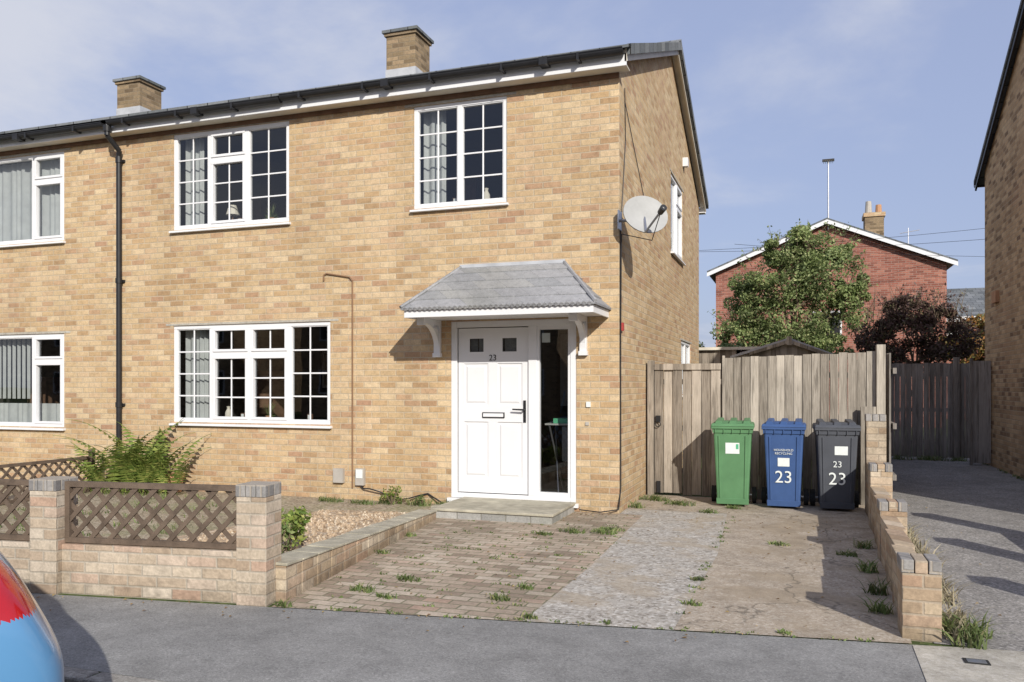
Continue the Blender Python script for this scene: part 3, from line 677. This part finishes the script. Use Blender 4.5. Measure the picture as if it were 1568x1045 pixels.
b.box(-.2,.69,8.6,10,0,2.2,'wood_gate'); b.box(-.25,1.2,8.5,10.1,2.201,2.26,'cream'); b.obj('shed_body',S)

# ================================================================== BINS
def bin_(name,x,y,body,rot=0,h=1.06,w=.47,d=.5):
    e=empty(name,(x,y,.011),rot); b=MB()
    def rect(wx,y0,y1,z): return [(-wx,y0,z),(wx,y0,z),(wx,y1,z),(-wx,y1,z)]
    z1=h-.13
    b.hexa(rect(w*.38,.05,d*.86,.03),rect(w*.47,0,d,z1),body)
    b.obj('bin_body',e,bevel=.02)
    b=MB(); b.hexa(rect(w*.485,-.010,d+.01,z1-.05),rect(w*.495,-.014,d+.012,z1),body)
    b.hexa(rect(w*.52,-.03,d+.02,z1),rect(w*.52,-.03,d+.02,z1+.03),body)
    for k in range(5):
        xx=-w*.42+w*.84*k/4; b.box(xx-.005,xx+.005,-.026,-.010,z1-.05,z1,body)
    for sx in (-1,1): b.hexa([(sx*w*.30-.01,.036,.1),(sx*w*.30+.01,.036,.1),(sx*w*.30+.01,.05,.1),(sx*w*.30-.01,.05,.1)],[(sx*w*.33-.01,-.008,.85),(sx*w*.33+.01,-.008,.85),(sx*w*.33+.01,.01,.85),(sx*w*.33-.01,.01,.85)],body)
    b.hexa(rect(w*.38+.006,.042,.06,.03),rect(w*.39+.004,.037,.055,.10),body)
    b.obj('bin_rim',e,bevel=.004)
    b=MB(); b.hexa(rect(w*.53,-.04,d+.02,z1+.031),rect(w*.50,-.01,d,z1+.065),body); b.hexa(rect(w*.46,.03,d-.04,z1+.065),rect(w*.40,.08,d-.09,z1+.085),body)
    for k in (-.34,.0,.34): 
        b.hexa([(w*k-.045,-.02,z1+.05),(w*k+.045,-.02,z1+.05),(w*k+.045,d+.04,z1+.05),(w*k-.045,d+.04,z1+.05)],[(w*k-.035,.03,z1+.095),(w*k+.035,.03,z1+.095),(w*k+.035,d+.03,z1+.115),(w*k-.035,d+.03,z1+.115)],body)
    b.tube((-w*.46,d+.06,z1+.02),(w*.46,d+.06,z1+.02),.016,.016,body,10)
    for k in (-.44,0,.44): b.box(w*k-.015,w*k+.015,d,d+.06,z1-.0,z1+.035,body)
    b.obj('bin_lid',e,bevel=.008)
    b=MB()
    for sx in (-1,1):
        b.tube((sx*w*.46,d-.04,.10),(sx*(w*.46+.05),d-.04,.10),.10,.10,'rubber',20); b.tube((sx*(w*.46+.05),d-.04,.10),(sx*(w*.46+.055),d-.04,.10),.05,.045,body,14)
    b.tube((-w*.46,d-.04,.10),(w*.46,d-.04,.10),.012,.012,'metal'); b.obj('wheels',e)
    return e
def front_tilt(e,zc): return .05*(1-(zc-.03)/(.9))-.004
GB=bin_('green_wheelie_bin',1.17,.90,'binG',rot=.03); BB=bin_('blue_wheelie_bin',1.745,.92,'binB',rot=-.02); KB=bin_('black_wheelie_bin',2.33,.92,'binK',rot=.04)
tl=math.atan2(.05,.9)
for e,items in ((GB,[('s',0.0,.70,.16,.13),('g',.055,.72,.03,.06)]),(BB,[('t',.0,.73,.036,'HOUSEHOLD'),('t',.0,.69,.036,'RECYCLING'),('s',0,.55,.13,.10),('n',0,.36,.20,'23')]),(KB,[('s',.04,.70,.14,.10),('n',0,.36,.20,'23'),('n',0,.56,.10,'23')])):
    b=MB()
    for it in items:
        zc=it[2]; yf=front_tilt(e,zc)
        if it[0] in 'sg':
            w2,h2=it[3]/2,it[4]/2; o_=.001 if it[0]=='g' else 0; ya=front_tilt(e,zc-h2)-o_; yb=front_tilt(e,zc+h2)-o_
            b.poly([(it[1]-w2,ya,zc-h2),(it[1]+w2,ya,zc-h2),(it[1]+w2,yb,zc+h2),(it[1]-w2,yb,zc+h2)],'sticker' if it[0]=='s' else 'greenp')
        else:
            text('label_text',it[4],it[3],'sticker',e,(it[1],yf-.004,zc-.05),(math.pi/2+tl,0,0))
    if b.f: b.obj('sticker',e)

# ================================================================== NEIGHBOUR HOUSE (right) & BACKGROUND
NB=empty('brick_house'); b=MB(); nx=5.2; y0n,y1n=.2,8.16; ym=(y0n+y1n)/2; rz=7.65; ez=5.45
b.poly([(nx,y0n,-.05),(nx,y1n,-.05),(nx,y1n,ez),(nx,ym,rz),(nx,y0n,ez)],'brick_nb'); b.poly([(nx,y0n,-.05),(nx+9,y0n,-.05),(nx+9,y0n,ez),(nx,y0n,ez)],'brick_nb')
b.poly([(nx,y1n,-.05),(nx+9,y1n,-.05),(nx+9,y1n,ez),(nx,y1n,ez)],'brick_nb'); b.poly([(nx+9,y0n,-.05),(nx+9,y1n,-.05),(nx+9,y1n,ez),(nx+9,ym,rz),(nx+9,y0n,ez)],'brick_nb'); b.obj('brick_walls',NB)
b=MB(); s2=(rz-ez)/(y1n-ym)
for ya,yb in ((y0n-.35,ym),(y1n+.35,ym)):
    za=ez-.35*s2
    b.hexa([(nx-.12,ya,za+.02),(nx+9.1,ya,za+.02),(nx+9.1,yb,rz+.02),(nx-.12,yb,rz+.02)],[(nx-.12,ya,za+.1),(nx+9.1,ya,za+.1),(nx+9.1,yb,rz+.1),(nx-.12,yb,rz+.1)],'tile')
    b.hexa([(nx-.10,ya,za-.09),(nx-.07,ya,za-.09),(nx-.07,yb,rz-.09),(nx-.10,yb,rz-.09)],[(nx-.10,ya,za+.018),(nx-.07,ya,za+.018),(nx-.07,yb,rz+.018),(nx-.10,yb,rz+.018)],'black')
b.tube((nx-.1,y1n+.4,ez-.15),(nx+9,y1n+.4,ez-.15),.06,.06,'black',10)
b.obj('roof',NB)
b=MB()
for wx in (1.2,5.2):
    for wz in (1.0,3.65):
        b.box(nx+wx,nx+wx+1.9,y0n-.02,y0n-.001,wz,wz+1.2,'white')
        for k in range(3): b.box(nx+wx+.08+k*.6,nx+wx+.62+k*.6,y0n-.026,y0n-.0205,wz+.08,wz+1.12,'black')
b.box(nx+3.6,nx+4.6,y0n-.03,y0n-.001,0,2.1,'brown'); b.obj('windows_and_door',NB)
b=MB(); b.box(nx-.06,nx-.001,7.0,7.3,2.9,3.1,'pot'); b.obj('wall_box',NB)

RH=empty('red_brick_house'); b=MB(); X0,X1,yf=-.95,6.72,22; ap=(2.9,7.2); ezr=5.62
b.poly([(X0,yf,0),(X1,yf,0),(X1,yf,ezr),(ap[0],yf,ap[1]),(X0,yf,ezr)],'brick_red'); b.box(X0,X1,yf+.01,yf+9,0,ezr,'brick_red'); b.obj('brick_walls',RH)
b=MB()
for xe,sg_ in ((X0-.3,1),(X1+.3,-1)):
    za=ezr-.1
    b.hexa([(xe,yf-.25,za+.1),(ap[0],yf-.25,ap[1]+.12),(ap[0],yf+9.2,ap[1]+.12),(xe,yf+9.2,za+.1)],[(xe,yf-.25,za+.17),(ap[0],yf-.25,ap[1]+.19),(ap[0],yf+9.2,ap[1]+.19),(xe,yf+9.2,za+.17)],'tile')
    b.hexa([(xe,yf-.28,za-.04),(ap[0],yf-.28,ap[1]-.02),(ap[0],yf-.255,ap[1]-.02),(xe,yf-.255,za-.04)],[(xe,yf-.28,za+.1),(ap[0],yf-.28,ap[1]+.12),(ap[0],yf-.255,ap[1]+.12),(xe,yf-.255,za+.1)],'white')
b.obj('roof',RH)
b=MB(); b.box(4.3,4.95,yf+2,yf+2.8,6.2,7.75,'brick_ch'); b.box(4.25,5.0,yf+1.95,yf+2.85,7.75,7.9,'brick'); 
b.tube((4.45,yf+2.4,7.9),(4.45,yf+2.4,8.4),.13,.10,'utility',10); b.tube((4.8,yf+2.4,7.9),(4.8,yf+2.4,8.25),.12,.10,'pot',10)
b.obj('chimney',RH)
b=MB(); b.box(2.3,3.4,yf-.02,yf-.005,3.0,4.1,'white'); b.box(2.36,3.34,yf-.03,yf-.021,3.06,4.04,'black'); b.obj('window',RH)
b=MB(); b.tube((2.95,yf-.05,7.0),(2.95,yf-.05,9.5),.03,.022,'metal',8); b.box(2.75,3.15,yf-.1,yf-.0,9.42,9.5,'dark')
for k in range(6): b.tube((2.8+.06*k,yf-.25,9.4),(2.8+.06*k,yf+.15,9.4),.008,.008,'metal',4)
b.path([(6.0,yf+4,6.1),(6.0,yf+4,7.6)],.015,'metal',5); b.path([(5.7,yf+4,7.4),(6.4,yf+4,7.5)],.015,'metal',5); b.obj('tv_aerial',RH)
H3=empty('distant_house'); b=MB(); b.box(6.3,14,30,38,0,4.4,'brick_red'); b.hexa([(6,29.6,4.3),(14.5,29.6,4.3),(14.5,38.4,4.3),(6,38.4,4.3)],[(6.2,33.9,6.0),(14.5,33.9,6.0),(14.5,34.1,6.0),(6.2,34.1,6.0)],'tile'); b.box(6,14.5,29.5,29.6,4.15,4.35,'white'); b.box(7.9,8.4,29.95,29.99,2.9,3.9,'white'); b.obj('house_body',H3)
OP=empty('opposite_houses'); b=MB()
for k in range(5):
    x0=-38+k*17; b.box(x0,x0+13,-33,-25,-.1,5.1,'brick_nb'); b.hexa([(x0-.2,-33.4,5),(x0+13.2,-33.4,5),(x0+13.2,-24.6,5),(x0-.2,-24.6,5)],[(x0-.2,-29.1,7.1),(x0+13.2,-29.1,7.1),(x0+13.2,-28.9,7.1),(x0-.2,-28.9,7.1)],'tile')
    for wx in (1,4,8,11):
        for wz in (1,3.6): b.box(x0+wx,x0+wx+1.4,-24.999,-24.97,wz,wz+1.2,'white'); b.box(x0+wx+.08,x0+wx+1.32,-24.969,-24.96,wz+.08,wz+1.12,'black')
b.obj('house_bodies',OP)

# overhead wires
b=MB()
def wire(p0,p1,sag,r=.006):
    pts=[]
    for k in range(13):
        t=k/12; p=Vector(p0).lerp(Vector(p1),t); p.z-=sag*4*t*(1-t); pts.append(p)
    b.path(pts,r,'black',4)
wire((-3,20,6.2),(14,20,6.9),.25); wire((-3,20.5,6.3),(14,18,6.1),.3); wire((0,18,6.0),(14,26,6.1),.2); b.obj('overhead_wires')

# ================================================================== VEGETATION
def leafcloud(b,center,rad,n,size,m,rnd,shell=.55):
    cx,cy,cz=center
    for _ in range(n):
        while True:
            p=Vector((rnd.uniform(-1,1),rnd.uniform(-1,1),rnd.uniform(-1,1)))
            if .01<p.length<1: break
        p=p.normalized()*(p.length**shell)
        c=Vector((cx+p.x*rad[0],cy+p.y*rad[1],cz+p.z*rad[2]))
        a=Vector((rnd.gauss(0,1),rnd.gauss(0,1),rnd.gauss(0,1))).normalized(); e=a.orthogonal().normalized(); s=size*rnd.uniform(.6,1.3)
        e=Matrix.Rotation(rnd.uniform(0,6.28),3,a)@e; g=a.cross(e)
        b.poly([c-e*s,c-g*s*.5,c+e*s,c+g*s*.5],m)
def tree(name,base,h,blobs,nleaf,size,leafm,trunk_r=.12,seed=1,sub=12,qr=(.22,.5),shoots=0):
    rnd=random.Random(seed); e=empty(name,(0,0,0)); b=MB(); bx,by,bz=base
    top=Vector((bx,by,bz+h*.45)); b.tube((bx,by,bz),top,trunk_r,trunk_r*.7,'bark',10)
    lf=MB()
    for (cx,cy,cz,rx,ry,rz_) in blobs:
        c=Vector((cx,cy,cz)); mid=top.lerp(c,.5)+Vector((rnd.uniform(-.1,.1),rnd.uniform(-.1,.1),.1)); st=Vector((bx,by,bz+h*rnd.uniform(.25,.45)))
        b.tube(st,mid,trunk_r*.5,trunk_r*.3,'bark',6); b.tube(mid,c,trunk_r*.3,.015,'bark',5)
        for _ in range(sub):
            p=Vector((rnd.uniform(-1,1),rnd.uniform(-1,1),rnd.uniform(-1,1))).normalized()*rnd.uniform(.4,1)
            cc=c+Vector((p.x*rx,p.y*ry,p.z*rz_)); b.tube(c,cc,.02,.006,'bark',4)
            q_=rnd.uniform(*qr); leafcloud(lf,cc,(rx*q_,ry*q_,rz_*q_),int(nleaf/len(blobs)/sub),size,leafm,rnd,.75)
        for _ in range(shoots):
            a=rnd.uniform(0,6.28); d_=Vector((math.cos(a)*rnd.uniform(.3,1),math.sin(a)*.5,rnd.uniform(.1,1))).normalized(); p0=c+Vector((d_.x*rx*.8,d_.y*ry*.8,d_.z*rz_*.8)); L=rnd.uniform(.3,.6)
            b.tube(p0,p0+d_*L,.008,.003,'bark',4)
            for j in range(14): leafcloud(lf,p0+d_*L*rnd.random(),(.07,.07,.07),1,size,leafm,rnd)
    b.obj('trunk_and_limbs',e); lf.obj('foliage',e); return e
tree('green_tree',(1.9,14,0),5.7,[(1.9,14,4.7,.9,.9,.7),(1.1,14,4.2,.95,.9,.7),(2.7,13.9,4.4,.95,.9,.75),(.9,14.2,3.3,.95,.9,.8),(1.9,13.6,3.5,1,.9,.8),(2.8,14.1,3.3,.9,.8,.85),(1.6,13.8,2.6,1.1,.9,.6),(2.6,14,2.5,.9,.8,.6),(2.2,14,5.2,.6,.6,.45),(.55,14,3.9,.5,.5,.45),(3.2,14,3.9,.45,.5,.45),(1.4,13.7,5.0,.45,.4,.35),(.5,13.9,2.9,.65,.6,.55),(2.9,14,4.9,.4,.4,.3)],40000,.046,'leaf',.11,3,sub=14,shoots=10)
tree('red_leaved_shrub',(4.6,12.5,0),4,[(4.6,12.5,2.9,.85,.7,.65),(3.8,12.5,2.55,.7,.6,.6),(5.25,12.6,2.55,.7,.6,.6),(4.5,12.4,2.0,1.1,.8,.5),(4.2,12.5,3.15,.6,.5,.4),(5.0,12.5,3.1,.5,.5,.4),(3.5,12.5,2.15,.5,.5,.5)],22000,.040,'leafred',.07,5,shoots=8)
b=MB(); rnd=random.Random(4)
for k in range(110):
    a=rnd.uniform(3.4,5.7); z0=rnd.uniform(2.5,3.3); b.tube((a,12.5+rnd.uniform(-.4,.4),z0),(a+rnd.uniform(-.25,.25),12.5+rnd.uniform(-.4,.4),z0+rnd.uniform(.3,.7)),.009,.003,'bark',4)
b.obj('bare_twigs',bpy.data.objects['red_leaved_shrub'])
tree('autumn_shrub',(7.2,17,0),4,[(6.7,17,2.3,.7,.7,.6),(7.5,17,2.6,.8,.7,.7),(7.0,17,3.0,.6,.6,.5),(8.2,17,2.9,.8,.7,.7),(6.3,17.2,2.6,.6,.6,.5)],9000,.06,'leafor',.09,6)
tree('garden_hedge',(-.3,15,0),3,[(-.4,15,2.3,.6,.6,.5),(.2,16,2.2,.7,.6,.5),(.0,17,2.5,.5,.6,.4)],4500,.05,'leaf',.07,8)
# fern
def fern(name,base,n,L,seed):
    rnd=random.Random(seed); b=MB(); bx,by,bz=base
    for k in range(n):
        az=rnd.uniform(0,6.283); el=rnd.uniform(1.0,1.52); l=L*rnd.uniform(.6,1.2); dirv=Vector((math.cos(az),math.sin(az),0))
        p=Vector((bx+rnd.uniform(-.25,.25),by+rnd.uniform(-.12,.12),bz)); seg=20; ang_=el; side=Vector((-math.sin(az),math.cos(az),0))
        for i in range(seg):
            t=i/seg; st=l/seg; d_=dirv*math.cos(ang_)+Vector((0,0,1))*math.sin(ang_); q_=p+d_*st
            if q_.y>-.03: q_.y=-.03
            b.tube(p,q_,.004,.003,'fern',3)
            wl=.13*l*math.sin(math.pi*min(1,t*1.02+.10))*(1.0 if t>.12 else .2)
            for s_ in (-1,1):
                tip=p+side*s_*wl+d_*wl*.35-Vector((0,0,.25*wl)); tip.y=min(tip.y,-.02); b.poly([p,p+d_*st*.8,tip],'fern')
            p=q_; ang_-=el*1.0/seg*(.35+t*1.3)
    return b.obj(name)
fern('fern_plant',(-6.45,-.60,0),36,1.25,2); fern('fern_plant',(-6.0,-.55,0),26,.95,5); fern('fern_plant',(-6.95,-.6,0),18,.85,9)
# weeds
def tuft(b,x,y,n,h,spread,m,rnd,z=.0):
    for _ in range(n):
        a=rnd.uniform(0,6.28); r_=spread*rnd.random()**.7; px,py=x+r_*math.cos(a),y+r_*.6*math.sin(a); hh=h*rnd.uniform(.35,1); w_=.003+.005*rnd.random(); lean=Vector((rnd.gauss(0,.7)*hh,rnd.gauss(0,.7)*hh,0)); s_=Vector((math.cos(a+1),math.sin(a+1),0))*w_
        p0=Vector((px,py,z)); p1=p0+lean*.4+Vector((0,0,hh*.6)); p2=p0+lean+Vector((0,0,hh*.9))
        b.poly([p0-s_,p0+s_,p1+s_*.8,p1-s_*.8],m); b.poly([p1-s_*.8,p1+s_*.8,p2],m)
rnd=random.Random(12); b=MB()
spots=[(-1.0,-4.0,.06,.10),(-.85,-3.6,.05,.12),(-.75,-4.1,.04,.08),(.0,-3.9,.06,.08),(.05,-3.55,.05,.08),(-.45,-1.5,.05,.12),(-.2,-1.3,.06,.14),(.1,-1.25,.07,.14),(.15,-1.05,.05,.14),(.32,-4.25,.05,.06),(1.2,-2.9,.04,.06),(1.75,-1.3,.05,.10),(2.3,-1.6,.06,.1),(1.82,-4.05,.035,.05),(.55,.9,.08,.2),(.2,1.2,.1,.2),(.1,.5,.1,.1),(.95,.4,.06,.12),(1.2,.8,.06,.1),(2.42,-2.9,.13,.08),(2.4,-3.4,.12,.08),(2.42,-2.2,.13,.08),(2.45,-1.2,.1,.09),(-2.1,-.15,.10,.12),(-2.4,-.2,.12,.16),(-2.8,-.2,.12,.16),(-3.1,-.3,.08,.2),(-3.6,-.25,.08,.2),(-1.28,-4.52,.06,.06),(-1.5,-2.8,.05,.08),(-1.65,-2.0,.05,.1),(1.24,-3.6,.04,.07),(.8,-4.2,.03,.04)]
for x,y,h,s_ in spots: tuft(b,x,y,int(80*s_/.12),h,s_,'weed',rnd,.008)
for k in range(110):
    x=rnd.uniform(-1.4,.3); y=rnd.uniform(-4.4,-.8)
    y=round(y/.1)*.1
    tuft(b,x,y,7,.022,.045,'weed',rnd,.008)
for k in range(26): tuft(b,rnd.uniform(1.17,1.25),rnd.uniform(-4.1,1),7,.028,.04,'weed',rnd,.008)
for k in range(40):
    x=rnd.uniform(-1.2,2.4); tuft(b,x,FL(x)+rnd.uniform(-.01,.03),6,.022,.04,'weed',rnd,.008)
b.obj('grass_weeds')
b=MB()
for k in range(34):
    y=rnd.uniform(-3.9,-.2); tuft(b,xr(y)+.26+rnd.uniform(0,.1),y,22,.17,.08,'dry',rnd,.006)
for k in range(6): tuft(b,2.80+rnd.uniform(-.08,.08),-3.9+rnd.uniform(-.08,.2),40,.15,.09,'weed',rnd,.006)
for k in range(25): tuft(b,rnd.uniform(3.1,5.1),8.5+rnd.uniform(-.1,.1),20,.12,.12,'weed',rnd,.006)
for k in range(30): tuft(b,5.14,rnd.uniform(.2,8),8,.06,.05,'weed',rnd,.006)
b.obj('dry_grass')
b=MB()
for k in range(60): tuft(b,rnd.uniform(-7,-3.5),rnd.uniform(-4.2,-.4),12,.08,.12,'weed',rnd,.012)
b.obj('garden_grass')
b=MB()
for k in range(420):
    r_=rnd.random()
    if r_<.5: x,y=rnd.uniform(-1.3,2.4),rnd.uniform(-4.1,1.5)
    elif r_<.75: x,y=rnd.uniform(-1.8,2.4),rnd.gauss(-.1,.25)-.1
    elif r_<.88: x=rnd.uniform(-4,2.5); y=FL(x)-abs(rnd.gauss(0,.2))
    else: x,y=rnd.uniform(2.75,5),rnd.uniform(-3.8,6)
    if y>-.02 and x<.02: y=-.1-rnd.random()*.2
    s_=rnd.uniform(.006,.018); a=rnd.uniform(0,6.28); c_,n_=math.cos(a)*s_,math.sin(a)*s_; z=.014
    b.poly([(x-c_,y-n_,z),(x+n_*.5,y-c_*.5,z+.006),(x+c_,y+n_,z+.003),(x-n_*.5,y+c_*.5,z+.008)],'litter')
b.obj('fallen_leaves')
def shrub(name,x,y,z,r_,n,size,m,seed):
    rnd=random.Random(seed); b=MB()
    for k in range(14):
        a=rnd.uniform(0,6.28); t=rnd.uniform(.3,1); tip=Vector((x+math.cos(a)*r_*t,y+math.sin(a)*r_*t,z+r_*rnd.uniform(.6,1.9))); b.tube((x,y,z),tip,.007,.003,'bark',4); leafcloud(b,tip,(r_*.4,r_*.4,r_*.4),n//14,size,m,rnd,.8)
    return b.obj(name)
shrub('garden_shrub',-1.95,-3.55,.12,.20,620,.026,'fern',3); shrub('garden_shrub',-1.8,-3.95,.12,.14,300,.022,'weed',5)
shrub('wall_plant',-2.75,-.22,0,.11,200,.02,'fern',8); shrub('wall_plant',-2.35,-.2,0,.07,120,.018,'weed',9)
b=MB(); b.lathe((-6.05,-.2,.02),[(.09,0),(.12,.2),(.135,.2),(.135,.24)],'pot',16); b.obj('garden_pot')

# ================================================================== CAR
h=Vector((-.50,-.866,0)).normalized(); CA=math.atan2(h.y,h.x)
CR=Vector((-.50,-6.85,0)); nL=Vector((-h.y,h.x,0)) # left side normal
L_,W_=3.75,1.64
cc=CR+h*(L_/2)-nL*(W_/2)
CE=empty('parked_car',(cc.x,cc.y,-.12),CA)
st=[(-1.875,.60,.36,.60),(-1.85,.72,.30,.68),(-1.79,.785,.26,.80),(-1.70,.81,.24,.98),(-1.58,.818,.23,1.06),(-1.4,.822,.22,1.08),(-.6,.825,.20,1.0),(.3,.825,.20,.96),(1.0,.815,.22,.92),(1.5,.78,.24,.80),(1.75,.70,.26,.66),(1.875,.55,.32,.52)]
def sec(x,w_,zb,zt,n=28,p=3.4):
    o=[]; cz=(zb+zt)/2; hz=(zt-zb)/2
    for k in range(n):
        a=2*math.pi*k/n; ca,sa=math.cos(a),math.sin(a)
        o.append((x,w_*math.copysign(abs(ca)**(2/p),ca),cz+hz*math.copysign(abs(sa)**(2/p),sa)))
    return o
def loft(b,secs,m):
    for A_,B_ in zip(secs[:-1],secs[1:]):
        n=len(A_)
        for k in range(n): b.poly([A_[k],A_[(k+1)%n],B_[(k+1)%n],B_[k]],m)
    b.poly(secs[0],m); b.poly(secs[-1],m)
def weld(o,sub=0):
    bm=bmesh.new(); bm.from_mesh(o.data); bmesh.ops.remove_doubles(bm,verts=bm.verts,dist=.0005); bmesh.ops.recalc_face_normals(bm,faces=bm.faces); bm.to_mesh(o.data); bm.free()
    if sub: s_=o.modifiers.new('s','SUBSURF'); s_.levels=s_.render_levels=sub
WX=(-1.43,1.18)
b=MB(); loft(b,[sec(*s_) for s_ in st],'carblue'); o=b.obj('car_body',CE,smooth=True); weld(o,3)
for wx in WX:
    cb=MB(); cb.tube((wx,-1.1,.29),(wx,1.1,.29),.345,.345,'black',36); co=cb.obj('arch_cut_tmp'); co.parent=CE
    md=o.modifiers.new('cut','BOOLEAN'); md.operation='DIFFERENCE'; md.object=co; md.solver='EXACT'
bpy.context.view_layer.update()
me=bpy.data.meshes.new_from_object(o.evaluated_get(bpy.context.evaluated_depsgraph_get())); o.modifiers.clear(); o.data=me
for ob in [q_ for q_ in bpy.data.objects if q_.name.startswith('arch_cut_tmp')]: bpy.data.objects.remove(ob)
me.materials.clear(); me.materials.append(M['carblue']); me.materials.append(M['carred']); me.materials.append(M['black'])
for p_ in me.polygons:
    c_=p_.center; p_.material_index=0
    if c_.x<-1.50+.25*(c_.z-.8) and abs(c_.y)>.56 and .78<c_.z<1.04: p_.material_index=1
    elif c_.x<-1.60 and .455<c_.z<.475: p_.material_index=2
    elif c_.z<.26: p_.material_index=2
b=MB()
cab=[(-1.52,.60,.9,1.06),(-1.40,.66,.9,1.30),(-1.15,.66,.9,1.44),(-.3,.67,.86,1.48),(.35,.66,.86,1.42),(.75,.64,.86,1.18),(1.1,.60,.84,.93)]
loft(b,[sec(*s_) for s_ in cab],'black'); o=b.obj('car_greenhouse',CE,smooth=True); weld(o,1)
b=MB(); loft(b,[sec(-1.42,.58,1.30,1.36),sec(-1.1,.62,1.40,1.475),sec(-.3,.63,1.44,1.505),sec(.3,.62,1.38,1.45)],'carblue'); o=b.obj('car_roof',CE,smooth=True); weld(o,1)
b=MB()
for sy in (-1,1):
    for (xa,xb) in ((-1.25,-.95),(-.25,-.2),(.55,.6)): b.hexa([(xa,sy*.70,.95),(xa+.06,sy*.70,.95),(xa+.06,sy*.60,1.44),(xa,sy*.60,1.44)],[(xa,sy*.72,.95),(xa+.06,sy*.72,.95),(xa+.06,sy*.635,1.44),(xa,sy*.635,1.44)],'carblue')
    b.hexa([(1.45,sy*.45,.6),(1.82,sy*.45,.6),(1.62,sy*.74,.6),(1.4,sy*.79,.6)],[(1.40,sy*.45,.74),(1.66,sy*.45,.74),(1.54,sy*.72,.74),(1.35,sy*.77,.74)],'sticker')
b.box(-1.885,-1.86,-.26,.26,.48,.59,'sticker')
b.obj('lights_and_trim',CE,bevel=.01)
b=MB()
for wx in WX:
    for sy in (-1,1):
        y_=sy*.72; b.tube((wx,y_-.09,.29),(wx,y_+.09,.29),.29,.29,'rubber',36); yo=y_+sy*.092
        b.tube((wx,y_+sy*.05,.29),(wx,yo,.29),.20,.205,'metal',30)
        for k in range(7):
            a=2*math.pi*k/7; b.hexa([(wx+.04*math.cos(a-.5),yo,.29+.04*math.sin(a-.5)),(wx+.19*math.cos(a-.12),yo,.29+.19*math.sin(a-.12)),(wx+.19*math.cos(a+.12),yo,.29+.19*math.sin(a+.12)),(wx+.04*math.cos(a+.5),yo,.29+.04*math.sin(a+.5))],[(wx+.04*math.cos(a-.5),yo+sy*.01,.29+.04*math.sin(a-.5)),(wx+.19*math.cos(a-.12),yo+sy*.006,.29+.19*math.sin(a-.12)),(wx+.19*math.cos(a+.12),yo+sy*.006,.29+.19*math.sin(a+.12)),(wx+.04*math.cos(a+.5),yo+sy*.01,.29+.04*math.sin(a+.5))],'lead')
b.obj('wheels',CE)

# ================================================================== LIGHT, SKY, CAMERA
EL=math.radians(27); AZ=math.radians(145)
sx,sy_=math.sin(AZ),math.cos(AZ)
sun=bpy.data.lights.new('sun','SUN'); sun.energy=5.0; sun.angle=math.radians(.5); sun.color=(1,.955,.87)
so=bpy.data.objects.new('sun',sun); col.objects.link(so); so.location=(10,-20,20)
so.rotation_euler=Vector((-sx*math.cos(EL),-sy_*math.cos(EL),-math.sin(EL))).to_track_quat('-Z','Y').to_euler()
wd=bpy.data.worlds.new('World'); scene.world=wd; wd.use_nodes=True; t=NT(wd)
sk=t.n('ShaderNodeTexSky',sky_type='NISHITA'); sk.sun_disc=False; sk.sun_elevation=EL; sk.sun_rotation=AZ; sk.air_density=1.0; sk.dust_density=2.0; sk.ozone_density=1.0
tc=t.n('ShaderNodeTexCoord'); sp=t.n('ShaderNodeSeparateXYZ'); t.l(tc.outputs['Generated'],sp.inputs[0])
den=t.m('ADD',t.m('MAXIMUM',sp.outputs[2],0),.14)
cv=t.comb(t.m('DIVIDE',sp.outputs[0],den),t.m('DIVIDE',sp.outputs[1],den),0)
n1=t.noise(cv,.75,8,.58,.3); lf_=t.rng(sp.outputs[0],-.75,.35,.14,-.06); n1=t.m('ADD',n1,lf_)
cf=t.rng(n1,.50,.74,0,.85,True)
c=t.mix(.72,sk.outputs[0],(2.9,3.35,5.1))
c=t.mix(cf,c,(4.9,5.05,5.6))
bg=t.n('ShaderNodeBackground'); bg.inputs[1].default_value=.14; t.l(c,bg.inputs[0]); ou=t.n('ShaderNodeOutputWorld'); t.l(bg.outputs[0],ou.inputs[0])
cam=bpy.data.cameras.new('camera'); cam.sensor_width=36; cam.lens=28.56; cam.shift_y=.0431; cam.clip_end=1500
co=bpy.data.objects.new('camera',cam); col.objects.link(co); co.location=(1.89,-9.055,1.46); co.rotation_euler=(math.pi/2,0,math.atan(436/1244)); scene.camera=co
